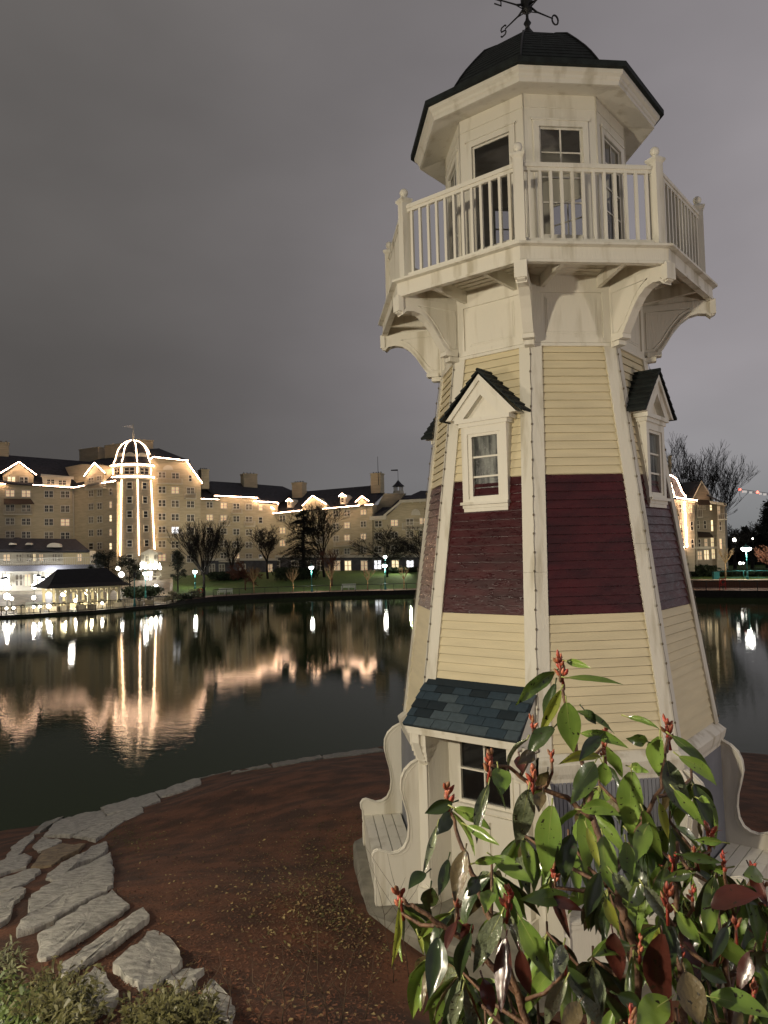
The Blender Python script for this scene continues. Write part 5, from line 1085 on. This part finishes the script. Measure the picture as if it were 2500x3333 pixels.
stones = [
 (Z0([(450,1115),(700,930),(900,780),(1100,635),(1160,690),(1140,730),(950,880),(760,1010),(500,1170)]), .16, 0, 'long narrow stone slab lying below the widest pale slab, lower left'),
 (Z0([(290,850),(500,715),(700,590),(870,480),(940,540),(1000,610),(940,670),(760,780),(600,890),(470,975),(360,1020),(300,1020)]), .14, 0, 'wide pale rectangular stone slab in the middle of the stepped row'),
 (Z0([(215,590),(260,530),(420,420),(640,310),(850,210),(870,330),(875,450),(740,545),(600,630),(400,740),(250,800),(120,840),(210,680)]), .2, 0, 'biggest dark streaked stone slab above the wide pale slab'),
 (Z0([(355,380),(470,310),(640,230),(740,140),(820,80),(835,170),(780,240),(600,300),(440,410),(370,400)]), .2, 0, 'rough pale stone with raised ridges above the dark streaked slab'),
 (Z0([(240,310),(330,200),(480,115),(650,130),(600,190),(500,230),(400,290),(300,305)]), .16, 1, 'tan brown stone among the grey slabs on the left'),
 (Z0([(250,140),(330,75),(480,95),(400,160),(300,185)]), .12, 0, 'small angular grey stone above the tan stone'),
 (Z0([(-160,300),(0,262),(190,195),(245,230),(190,310),(80,340),(-160,420)]), .15, 0, 'grey stone slab at the left edge below the soil patch'),
 (Z0([(-160,450),(0,400),(200,330),(320,328),(220,420),(80,490),(-160,540)]), .15, 0, 'long grey stone slab at the left edge, second from the top'),
 (Z0([(-160,570),(60,515),(170,460),(192,520),(95,600),(90,690),(0,765),(-160,800)]), .16, 0, 'pale stone at the left edge beside the bare soil hollow'),
 (Z0([(525,1290),(620,1180),(740,1075),(800,1150),(860,1230),(920,1310),(850,1430),(720,1480),(600,1420)]), .14, 0, 'square pale stone partly under the green leaves at bottom left'),
 (Z0([(865,1090),(1050,940),(1130,820),(1240,785),(1330,890),(1380,990),(1400,1060),(1380,1110),(1190,1230),(1080,1270),(1000,1190),(900,1130)]), .14, 0, 'broad kite shaped flat stone right of the long narrow slab'),
 (Z0([(1290,1160),(1470,1070),(1540,1120),(1500,1230),(1350,1290)]), .10, 0, 'small flat stone between the kite shaped stone and the leaf clump'),
 (Z0([(1500,1380),(1560,1270),(1640,1210),(1760,1300),(1800,1420),(1790,1560),(1560,1560)]), .12, 0, 'flat stone behind dry twigs at the bottom edge'),
 (Z1([(200,450),(245,395),(290,352),(470,340),(477,370),(400,412),(320,455)]), .18, 0, 'smooth oval topped stone slab near the water, left'),
 (Z1([(325,452),(400,410),(480,365),(640,315),(645,340),(500,420),(430,475)]), .16, 0, 'dark flat slab with pointed right end beside the oval topped stone'),
 (Z1([(440,312),(530,280),(620,255),(700,260),(722,292),(650,315),(560,335),(480,357)]), .16, 0, 'rounded grey boulder slab where the stone edge narrows'),
 (Z1([(680,225),(780,195),(900,180),(905,203),(780,262),(722,275)]), .14, 0, 'low dark boulder right of the rounded grey one'),
 (Z1([(10,570),(60,490),(110,455),(150,440),(160,452),(80,540)]), .10, 0, 'thin tan stone sliver leading to the left edge'),
 (Z1([(130,442),(230,362),(350,318),(440,285),(442,305),(300,350),(180,432)]), .12, 0, 'long thin edging stone at the waterline, leftmost one'),
 (Z1([(440,290),(480,262),(580,235),(680,208),(690,228),(560,262),(480,300)]), .12, 0, 'edging stone at the waterline, second from the left'),
 (Z1([(680,212),(740,188),(930,150),(1050,120),(1042,142),(900,177),(700,227)]), .12, 0, 'longest edging stone at the waterline'),
 (Z1([(1050,122),(1190,103),(1222,125),(1130,137),(1040,157)]), .12, 0, 'short edging stone at the waterline with a pale tip'),
 (Z1([(1220,106),(1330,86),(1440,73),(1452,86),(1330,108),(1230,127)]), .12, 0, 'edging stone at the waterline in the middle of the picture'),
 (Z1([(1450,70),(1560,56),(1700,40),(1740,52),(1600,72),(1455,88)]), .12, 0, 'edging stone at the waterline nearest the left bench'),
]
for pts, th, mi, lab in stones:
    rg = random.Random(len(lab)*7+int(pts[0][0])); pts = [(u, v+(8 if v < 2580 and u > 480 else 0)) for u, v in pts]; P3 = Pgv(pts); c = P3.mean(0); n = len(P3); th *= .62; cf = np.linalg.lstsq(np.c_[P3[:, :2], np.ones(n)], P3[:, 2], rcond=None)[0]; P3[:, 2] = P3[:, :2]@cf[:2]+cf[2]
    # subdivide outline
    out = []
    for i in range(n):
        a, d = P3[i], P3[(i+1) % n]; m_ = max(2, min(7, int(np.linalg.norm(d-a)/.16)))
        for j in range(m_): out.append(a+(d-a)*j/m_+np.array([rg.gauss(0, .012), rg.gauss(0, .012), 0]))
    k = len(out); b = MB(); rings = []
    sz = np.mean([np.linalg.norm(q-c) for q in out])
    for s_, hz in ((1.01, -.12), (1.0, th*.8), (.985, th*.96), (.96, th), (.72, th), (.45, th), (.2, th)):
        rn = []
        for q in out:
            w = c+(q-c)*s_; w = w.copy(); w[2] = float(c[2]+(q[2]-c[2])*s_)+hz*.55+(.010*math.sin(w[0]*9+w[1]*5)+rg.gauss(0, .005) if hz > 0 else 0); rn.append(w)
        rings.append(rn)
    vs = [w for rn in rings for w in rn]+[c+np.array([0, 0, th*.55])]
    fs = [(i*k+j, i*k+(j+1) % k, (i+1)*k+(j+1) % k, (i+1)*k+j) for i in range(len(rings)-1) for j in range(k)]+[((len(rings)-1)*k+j, (len(rings)-1)*k+(j+1) % k, len(rings)*k) for j in range(k)]
    b.add(vs, fs, 0, False); b.sm = [i >= 3*k for i in range(len(fs))]; b.build('flat_stone', STONET if mi else (STONED if 'edging' in lab else STONE), label=lab, cat='stone', group='stone slabs edging the bank')
# leaf litter
rg = random.Random(9); uv = []
for i in range(2300): uv.append((rg.gauss(1090, 170), rg.gauss(2900, 120)))
for i in range(700): uv.append((rg.uniform(500, 1300), rg.uniform(2650, 3330)))
for i in range(350): uv.append((rg.uniform(370, 900), rg.uniform(2560, 2950)))
uv = [q for q in uv if q[1] > 2520 and q[0] < 1340]
b = MB()
for p in Pgv(uv):
    if (p[0]**2+p[1]**2) < 8.6 or p[2] < .15: continue
    a = rg.uniform(0, 6.28); s_ = rg.uniform(.008, .026)*(1.25 if rg.random() < .1 else 1); d = np.array([math.cos(a), math.sin(a), rg.uniform(-.3, .5)])*s_; w = np.array([-math.sin(a), math.cos(a), rg.uniform(-.4, .4)])*s_*.55; p = p+np.array([0, 0, .012])
    b.quad(p-d, p-w, p+d, p+w+np.array([0, 0, .008]), mi=rg.choice((0, 1, 1, 2, 2)))
b.build('fallen_leaves', [mat('litter_yellow', (.34, .26, .11), .7, .2), mat('litter_brown', (.22, .14, .06), .8, .2), mat('litter_dark', (.10, .06, .03), .8, .2)], kind='stuff', label='small yellow and brown fallen leaves scattered on the soil', recalc=False)
b = MB(); uv = [(rg.uniform(150, 1320), 2480+870*rg.random()**.8) for _ in range(13000)]
for p in Pgv(uv):
    if (p[0]**2+p[1]**2) < 8.6 or p[2] < .3: continue
    a = rg.uniform(0, 6.28); s_ = rg.uniform(.007, .020); d = np.array([math.cos(a), math.sin(a), rg.uniform(-.25, .35)])*s_; w = np.array([-math.sin(a), math.cos(a), rg.uniform(-.5, .5)])*s_*rg.uniform(.25, .5); p = p+np.array([0, 0, .008])
    b.quad(p-d-w, p+d-w*.6, p+d*.9+w, p-d+w*.7, mi=rg.choice((0, 0, 1, 2)))
b.build('bark_mulch', [mat('mulch_red', (.17, .068, .035), .9, .2), mat('mulch_dark', (.075, .030, .018), .9, .2), mat('mulch_brown', (.15, .07, .04), .9, .2)], kind='stuff', label='red brown bark mulch chips covering the bank', recalc=False)
# small plants of moss/creeper on the soil
b = MB()
uv = [(rg.gauss(1120, 130), rg.gauss(2860, 110)) for _ in range(900)]+[(rg.gauss(420, 60), rg.gauss(2730, 30)) for _ in range(250)]
for p in Pgv([q for q in uv if q[0] < 1330]):
    if (p[0]**2+p[1]**2) < 8.6 or p[2] < .15: continue
    for _ in range(3):
        d = np.array([rg.gauss(0, 1), rg.gauss(0, 1), rg.uniform(.2, 1.2)])*rg.uniform(.01, .03); w = np.array([rg.gauss(0, 1), rg.gauss(0, 1), 0])*.006; q = p+np.array([rg.gauss(0, .03), rg.gauss(0, .03), 0]); b.quad(q-w, q+w, q+d+w*.4, q+d-w*.4)
b.build('creeping_plants', mat('creeper_green', (.14, .13, .04), .7, .3, 9), kind='stuff', label='thin creeping weeds on the soil beside the plinth', recalc=False)
# leafy ground cover clumps at the bottom left
LG1 = mat('fresh_leaf_green', (.10, .14, .03), .45, .35, 7, spec=.5, col2=(.06, .09, .02)); LG2 = mat('olive_leaf', (.13, .12, .04), .5, .35, 9, col2=(.06, .06, .02))
for (cu, cv, su, sv, n, L, lab, mt) in ((10, 3330, 62, 70, 2600, .17, 'bright green long bladed clump at the bottom left corner', LG1), (190, 3300, 62, 48, 3000, .075, 'olive leafy clump over the square pale stone', LG2), (10, 3110, 38, 28, 170, .13, 'pale strappy leaves at the left edge under the pale stone', mat('pale_strap_leaf', (.26, .27, .13), .5, .3, 6)), (560, 3320, 60, 34, 2600, .07, 'low olive leafy clump at the bottom edge among the stones', LG2), (650, 3320, 26, 26, 700, .11, 'thin leaved clump with dry twigs over the flat stone', LG2)):
    b = MB(); uv = [(rg.gauss(cu, su), rg.gauss(cv+30, sv)) for _ in range(n//7)]; P3 = Pgv([(max(-200, q[0]), min(3700, q[1])) for q in uv])
    for p in P3:                                      # small tufts: a stem with leaves along it, leaning outwards
        a0 = rg.uniform(0, 6.28); st = np.array([math.cos(a0)*.45, math.sin(a0)*.45, 1.0]); hh = rg.uniform(.05, .20)
        if L <= .08: b.tube([p, p+st*hh], [.003, .0015], 3, smooth=False)
        for _ in range(7):
            a = rg.uniform(0, 6.28); d = np.array([math.cos(a), math.sin(a), rg.uniform(.1, 1.3)]); d /= np.linalg.norm(d); l_ = L*rg.uniform(.5, 1.35); w = np.cross(d, (rg.gauss(0, .4), rg.gauss(0, .4), 1)); w /= np.linalg.norm(w)+1e-6; q = p+st*hh*(rg.random() if L <= .08 else .05)
            wd = l_*(.055 if L > .12 else .12); e = d+np.array([0, 0, -.7]); b.quad(q-w*wd*.4, q+d*l_*.5-w*wd, q+d*l_*.5+e*l_*.4, q+d*l_*.5+w*wd, q+w*wd*.4)
    o = b.build('leafy_clump', mt, label=lab, cat='plant', group='leafy clumps at the bottom left', recalc=False)
# dry twigs
TW = mat('dry_twig', (.10, .062, .035), .8, .3, 20)
def twig(u, v, hpx, lean, label, sd, br=3, r=.0045, lift=0):
    rg = random.Random(sd); p = Pgv([(u, v)])[0]; d_ = float((p-CAM)@FW); H = hpx*d_/FPX; b = MB(); lx = lean*d_/FPX; X_ = np.array([_x[0], _x[1], 0])
    pts = [p]; 
    for i in range(1, 7): t_ = i/6; pts.append(p+X_*lx*t_**1.3+np.array([rg.gauss(0, .012), rg.gauss(0, .02), H*t_]))
    b.tube(pts, [r*(1.1-.8*i/6) for i in range(7)], 4)
    for _ in range(br):
        i = rg.randint(1, 4); s_ = rg.choice((-1, 1)); q = pts[i]; L = H*rg.uniform(.25, .5); b.tube([q, q+X_*s_*L*.35+np.array([0, rg.gauss(0, .05), L*.45]), q+X_*s_*L*.6+np.array([0, rg.gauss(0, .08), L])], [r*.6, r*.45, r*.25], 3)
    b.build('dry_stem', TW, label=label, cat='dry stem', group='dry stems on the bank')
for i, (u, v, h, ln, lab) in enumerate(((748, 2870, 70, -12, 'short hooked dry stem alone on the soil, left of two'), (800, 2875, 75, -18, 'short dry stem alone on the soil, right of two'), (1000, 2870, 105, 8, 'straight upright dry stem in the leaf litter'), (1120, 3010, 180, 60, 'long dry stem leaning across the left bench panel'), (690, 3330, 170, -30, 'dark curved dry stem in front of the flat stone at the bottom'), (745, 3350, 190, 10, 'dry stem rising just right of the flat bottom stone'), (850, 3340, 210, 25, 'tall dry stem at the bottom, left of the middle group'), (915, 3350, 260, 20, 'tall dry stem at the bottom, in the middle group'), (985, 3350, 300, 35, 'tallest dry stem at the bottom middle'), (1065, 3350, 330, -30, 'dry stem at the bottom leaning left'), (1110, 3330, 260, 60, 'dry stem with an upturned pale tip'), (1190, 3320, 220, 40, 'dry stem just left of the shrub bottom leaves'), (620, 3330, 190, -70, 'dark dry stem crossing the kite shaped stone'), (1280, 3200, 330, -45, 'dry stem crossing the front bench panel, left one'), (1330, 3180, 400, -60, 'dry stem crossing the front bench panel, right one'), (1420, 3120, 260, 30, 'forked dry stem in front of the base pilaster'))):
    twig(u, min(v, 3480), h, ln, lab, 100+i, 4 if h > 150 else 1)

# ================================================================== FLOWERING SHRUB in the foreground
def leafmat(name, c1, c2, rough=.28, tl=.25, spots=True, wet=0.0):
    M = bpy.data.materials.new(name); M.use_nodes = True; t = M.node_tree; b = t.nodes['Principled BSDF']; out = t.nodes['Material Output']
    g = t.nodes.new('ShaderNodeTexCoord'); n = t.nodes.new('ShaderNodeTexNoise'); n.inputs['Scale'].default_value = 9; n.inputs['Detail'].default_value = 3; t.links.new(g.outputs['Object'], n.inputs['Vector'])
    r = t.nodes.new('ShaderNodeValToRGB'); r.color_ramp.elements[0].position = .35; r.color_ramp.elements[1].position = .68; r.color_ramp.elements[0].color = (*c2, 1); r.color_ramp.elements[1].color = (*c1, 1); t.links.new(n.outputs[0], r.inputs[0])
    col = r.outputs[0]
    if spots:
        v = t.nodes.new('ShaderNodeTexNoise'); v.inputs['Scale'].default_value = 75; v.inputs['Detail'].default_value = 2; t.links.new(g.outputs['Object'], v.inputs['Vector'])
        r2 = t.nodes.new('ShaderNodeValToRGB'); r2.color_ramp.elements[0].position = .66; r2.color_ramp.elements[1].position = .70; r2.color_ramp.elements[0].color = (0, 0, 0, 1); r2.color_ramp.elements[1].color = (1, 1, 1, 1); t.links.new(v.outputs[0], r2.inputs[0])
        mx_ = t.nodes.new('ShaderNodeMix'); mx_.data_type = 'RGBA'; t.links.new(r2.outputs[0], mx_.inputs[0]); t.links.new(col, mx_.inputs[6]); mx_.inputs[7].default_value = (.02, .016, .008, 1); col = mx_.outputs[2]
    t.links.new(col, b.inputs['Base Color']); b.inputs['Roughness'].default_value = rough; b.inputs['Coat Weight'].default_value = .6; b.inputs['Coat Roughness'].default_value = .1
    n3 = t.nodes.new('ShaderNodeTexNoise'); n3.inputs['Scale'].default_value = 60 if not wet else 140; n3.inputs['Detail'].default_value = 3; t.links.new(g.outputs['Object'], n3.inputs['Vector'])
    bp = t.nodes.new('ShaderNodeBump'); bp.inputs['Strength'].default_value = .25+wet; bp.inputs['Distance'].default_value = .003; t.links.new(n3.outputs[0], bp.inputs['Height']); t.links.new(bp.outputs[0], b.inputs['Normal']); t.links.new(bp.outputs[0], b.inputs['Coat Normal'])
    tr = t.nodes.new('ShaderNodeBsdfTranslucent'); t.links.new(col, tr.inputs[0]); ms = t.nodes.new('ShaderNodeMixShader'); ms.inputs[0].default_value = tl
    t.links.new(b.outputs[0], ms.inputs[1]); t.links.new(tr.outputs[0], ms.inputs[2]); t.links.new(ms.outputs[0], out.inputs[0]); return M
LM = [leafmat('shrub_leaf_green', (.22, .32, .06), (.11, .19, .035)), leafmat('shrub_leaf_dark', (.055, .085, .022), (.025, .045, .014), .3, .15), leafmat('shrub_leaf_backlit', (.42, .44, .07), (.26, .32, .05), .4, .5), leafmat('shrub_leaf_red', (.10, .024, .016), (.045, .014, .010), .3, .2),  # yellow leaves: light shining through from behind is put into the leaf colour
      leafmat('shrub_leaf_wet_sheen', (.22, .25, .16), (.07, .09, .04), .12, .1, wet=.9), leafmat('shrub_leaf_brown', (.17, .13, .06), (.07, .05, .02), .5, .15, wet=.4), mat('leaf_midrib', (.30, .33, .10), .5, .1)]  # wet leaves: glossy, with a paler base colour standing in for their highlights
SH = thing('flowering_shrub', Pd(2000, 3400, 2.1)*np.array([1, 1, 0])+np.array([0, 0, 5.0]), 'evergreen shrub with long spotted leaves and red flower buds, close in front of the lighthouse', 'shrub')
fol = MB()
def leaf(p0, p1, w, ty, roll, bend=.12, rg=random):
    ax = p1-p0; L = np.linalg.norm(ax); ax = ax/L; view = (CAM-p0); view /= np.linalg.norm(view); sd = np.cross(ax, view); sd /= np.linalg.norm(sd)+1e-6; nr = np.cross(sd, ax)
    c_, s_ = math.cos(roll), math.sin(roll); sd, nr = sd*c_+nr*s_, nr*c_-sd*s_
    n = 10; vs = []; mid = []; fold = rg.uniform(.12, .55); wav = rg.uniform(.0, .09); lat = rg.gauss(0, .045); dro = rg.uniform(0, .10)
    upb = np.array([0, 0, 1.0])-ax*ax[2]
    for i in range(n+1):
        t = i/n; prof = (math.sin(math.pi*min(1, t*.97+.03)**.86))**.85*(1-.25*t**4) if t < 1 else 0
        ww = w*.5*max(.03, prof); c = p0+ax*L*t+upb*bend*L*math.sin(math.pi*t*.9)+sd*lat*L*math.sin(math.pi*t)-np.array([0, 0, dro*L*t**3]); 
        for s2, k_ in ((-1, 1), (-.55, .62), (0, 0), (.55, .62), (1, 1)):
            vs.append(c+sd*ww*s2*(1-.12*fold)+nr*(abs(s2)*ww*fold+wav*w*math.sin(t*14+s2*2)*abs(s2)))
        mid.append(c+nr*-.0008)
    fs = [(i*5+j, i*5+j+1, (i+1)*5+j+1, (i+1)*5+j) for i in range(n) for j in range(4)]
    fol.add(vs, fs, ty, True)
    fol.tube([mid[0]-ax*.018]+mid[:-1], [.0022]+[.0016*(1-.75*i/n) for i in range(n)], 4, mi=6 if ty in (0, 2, 4) else ty)
def dep(v): return 2.15-.5*(v-2150)/1180
Z7 = lambda a, b_: (1100+.844*a, 2100+.844*b_)
EX = [(835,105,685,225,58,0),(888,125,1100,150,24,0),(883,62,975,85,30,0),(858,175,775,332,46,2),(882,222,908,400,90,0),(920,255,1065,332,32,0),(1118,277,1240,318,24,0),(1288,350,1440,465,40,0),(1318,430,1460,540,48,0),(1242,352,1238,505,72,0),(1268,448,1372,665,84,4),(990,455,898,612,88,0),(1025,453,1032,542,62,0),(1132,488,1130,718,98,0),(832,318,732,425,66,1),(618,474,632,575,78,0),(580,540,535,752,44,4),(382,700,328,880,30,4),(735,556,690,765,82,4),(825,620,800,878,104,0),(788,570,775,645,50,5),(1022,738,1065,955,90,0),(962,706,1012,858,34,2),(940,635,1092,652,60,0),(598,815,752,918,62,0),(888,968,700,972,62,0),(628,1042,522,1245,76,4),(705,1058,822,1275,84,0),(236,1012,206,1232,30,2),(388,1130,350,1352,88,1),(648,1132,628,1405,84,3),(1250,1112,1288,1425,108,3),(702,1178,742,1345,62,3),(1342,1262,1402,1470,110,5),(1398,1112,1640,1290,66,0),(1436,1356,1680,1435,92,0),(1275,1368,1148,1480,104,0),(1125,1162,988,1204,60,0),(900,730,872,915,82,1),(1005,880,958,1052,80,1),(490,795,452,985,74,5),(425,828,388,965,46,1),(358,935,350,1010,72,1),(338,880,272,935,50,1),(440,608,335,648,52,1),(430,648,378,722,56,1),(500,698,622,768,40,0),(450,630,588,705,52,0),(592,950,568,1035,62,0),(1030,978,1085,1105,44,2),(1178,638,1252,808,52,0),(1060,880,1150,1000,60,4),(950,250,995,305,40,1),(1130,470,1200,490,40,0),(760,420,690,455,50,5),(700,430,712,492,46,3),(1190,372,1110,352,50,0),(940,340,1120,395,44,0),(1010,355,930,440,52,1),(1010,430,850,458,40,2),(1390,590,1435,605,26,0),(1300,560,1410,690,46,0),(1195,690,1150,835,70,0),(1120,720,1190,800,50,0),(1240,610,1275,740,38,2),(1110,760,1130,915,60,0),(540,900,500,965,60,1),(530,840,640,812,36,0),(1480,760,1370,742,36,0),(1500,860,1450,870,40,0),(1640,900,1560,880,60,0),(1590,860,1659,1010,46,3),(1440,1010,1640,965,90,3),(1310,1030,1400,1150,60,0),(1360,880,1250,895,40,0),(1330,810,1480,835,40,1),(1160,925,1110,1000,70,0),(1180,930,1260,1060,54,4),(1060,1110,1090,1280,80,3),(870,1160,835,1290,60,4),(1560,930,1620,1000,60,1),(1500,1090,1440,1220,50,1),(1600,1180,1540,1330,60,3),(1400,1250,1500,1300,60,1),(980,1200,1060,1120,30,0),(800,980,945,1020,44,3),(455,1070,415,1180,40,3),(480,1080,520,1110,70,3),(510,1110,470,1290,60,1),(310,1120,330,1190,20,2),(1210,1170,1240,1080,26,2),(880,1290,800,1461,60,4),(930,1380,860,1480,70,5),(1080,1350,1180,1400,60,1),(560,1290,600,1420,60,3),(480,1330,440,1480,50,4),(1640,1230,1590,1180,80,1)]
rg = random.Random(21)
for a, b_, c, d, w, ty in EX:
    (u0, v0), (u1, v1) = Z7(a, b_), Z7(c, d); D0 = dep((v0+v1)/2)-.12+rg.gauss(0, .03); p0, p1 = Pd(u0, v0, D0), Pd(u1, v1, D0-rg.uniform(-.02, .07)); leaf(p0, p1, w*.844*D0/FPX*1.05, ty, rg.gauss(0, .3), rg.uniform(.0, .07), rg)
BUD = [(858,75),(752,300),(590,440),(755,500),(420,570),(1032,325),(1030,392),(1270,320),(825,430),(835,870),(240,965),(458,985),(660,975),(1435,730),(1490,830),(1300,800),(1380,800),(1365,950),(1270,980),(1605,870),(1275,880),(1645,930),(1165,1150),(880,1190),(1600,1330),(1130,1440),(1535,1080),(1645,1120),(1320,1180)]
bigb = {0, 2, 3, 4, 7, 12, 13, 18, 10}
cent = []
BM = [mat('bud_red', (.42, .06, .045), .4, .25, 40, col2=(.30, .10, .05)), mat('bud_pink', (.52, .17, .10), .4, .2, 40), mat('stem_red', (.30, .05, .03), .5, .2), mat('bud_scale_brown', (.33, .15, .07), .5, .2, 40)]
for i, (a, b_) in enumerate(BUD):
    u, v = Z7(a, b_); D0 = dep(v)-.05+rg.gauss(0, .05); c = Pd(u, v+14, D0); cent.append((c, u, v)); k = .98 if i in bigb else .68; b = MB(); axis = np.array([rg.gauss(0, .12), rg.gauss(0, .12), 1.0]); b.tube([c-axis*.05*k, c+axis*.018*k], [.0045*k, .0035*k], 5, mi=2)
    for j in range(11 if i in bigb else 7):
        a_ = rg.uniform(0, 6.283); tl_ = rg.uniform(.15, .9); h = rg.uniform(-.030, .022)*k; dr = np.array([math.cos(a_)*tl_, math.sin(a_)*tl_, 1.0]); dr /= np.linalg.norm(dr); L = rg.uniform(.018, .030)*k; q = c+axis*h+dr*.008*k
        b.tube([c+axis*(h-.008), q], .0018, 3, mi=2); r_ = rg.uniform(.0050, .0072)*k; mi = rg.choice((0, 0, 1, 3))
        b.tube([q, q+dr*L*.2, q+dr*L*.45, q+dr*L*.7, q+dr*L*.9, q+dr*L], [r_*.35, r_*.85, r_, r_*.75, r_*.35, .0003], 6, mi=mi)
        for _ in range(2): e = np.array([rg.gauss(0, 1), rg.gauss(0, 1), .8])*.006*k; b.tube([q+dr*L*.3, q+dr*L*.3+e+dr*.006], [.0012, .0002], 3, mi=2)
    b.build('flower_bud', BM, SH)
# whorls of drooping leaves around the buds and at hidden shoots deeper in the shrub
hid = [(1950, 2520), (2080, 2560), (1850, 2700), (2100, 2700), (2250, 2500), (1700, 2680), (1980, 2860), (2150, 2960), (1600, 2800), (1780, 3000), (1930, 3080), (2300, 3000), (2420, 2960), (2480, 3120), (2300, 3150), (2000, 3220), (1640, 3150), (1500, 3120), (1750, 3260), (2200, 3280), (2380, 3270), (1900, 3330), (2100, 3380), (1580, 3290), (1420, 3060), (2560, 3200), (2560, 3000), (2330, 2880), (1900, 2580), (2180, 2640)]
for (u, v) in hid: D0 = dep(v)+.12+rg.uniform(0, .3); cent.append((Pd(u, v, D0), u, v))
for i, (c, u, v) in enumerate(cent):
    hidden = i >= len(BUD); n = (17 if v > 2650 else 8) if hidden else (4 if v > 2600 else 1)
    for j in range(n):
        a_ = rg.uniform(0, 6.283); d = np.array([math.cos(a_), math.sin(a_), -rg.uniform(.8, 2.6)]); d /= np.linalg.norm(d); L = rg.uniform(.10, .17)*(.85 if not hidden else 1); st = c+d*.02+np.array([0, 0, -.03])
        if not hidden: st = st+np.array([FW[0], FW[1], 0])*.05
        ty = rg.choice((0, 1, 1, 1, 5, 0, 0, 0, 4, 4, 3)) if v > 2800 else rg.choice((0, 0, 0, 1, 1, 4, 5)); leaf(st, st+d*L, L*rg.uniform(.23, .38), ty, rg.gauss(0, .7), rg.uniform(.05, .26), rg)
fol.build('foliage', LM, SH, recalc=False)
# stems
b = MB(); nodes = []
def stem(px, r0, r1):
    P_ = [Pd(u, v, dep(v)+o) for u, v, o in px]; Q = []
    for p, q in zip(P_[:-1], P_[1:]):
        for k in range(4): Q.append(p+(q-p)*k/4+np.array([rg.gauss(0, .003), rg.gauss(0, .003), rg.gauss(0, .003)]))
    Q.append(P_[-1]); n = len(Q); b.tube(Q, [r0+(r1-r0)*i/(n-1) for i in range(n)], 7); nodes.extend(Q)
stem([(2100, 3700, .1), (2075, 3300, .08), (2062, 3070, .02), (2025, 2960, .0), (1990, 2870, .0), (1960, 2750, .02), (1930, 2660, .02)], .013, .008)
stem([(1930, 2660, .02), (1840, 2600, .02), (1740, 2560, .0), (1660, 2500, -.02), (1600, 2490, -.05)], .008, .004)
stem([(1930, 2660, .02), (1900, 2500, .03), (1860, 2380, .0), (1835, 2250, -.02), (1824, 2185, -.05)], .007, .004)
stem([(1990, 2870, .0), (2080, 2700, .05), (2150, 2560, .02), (2175, 2400, -.03)], .008, .004)
stem([(1780, 3700, .1), (1720, 3350, .05), (1650, 3120, .0), (1580, 2960, -.02), (1540, 2840, -.03), (1490, 2720, -.04), (1460, 2620, -.05)], .010, .004)
stem([(1700, 3250, .03), (1560, 3100, .0), (1440, 3010, -.04), (1340, 2950, -.05), (1310, 2925, -.05)], .008, .004)
stem([(2250, 3700, .1), (2230, 3300, .05), (2210, 3100, .0), (2200, 2900, -.02), (2205, 2740, -.03)], .010, .005)
stem([(2400, 3700, .1), (2380, 3300, .1), (2350, 3050, .02), (2400, 2950, .0), (2450, 2850, -.04)], .010, .004)
for c, u, v in cent:
    best = min(nodes, key=lambda q: np.linalg.norm((q-c)*np.array([1, 1, .6]))+(2 if q[2] > c[2]-.01 else 0)); m_ = (c+best)/2+np.array([0, 0, -.03]); b.tube([best, m_, c-np.array([0, 0, .03]), c], [.0055, .005, .0042, .0035], 5)
b.build('stems', mat('shrub_stem', (.16, .085, .045), .6, .3, 30, .4, 120, col2=(.08, .04, .025)), SH)
# thorny thin shoots in front of the base
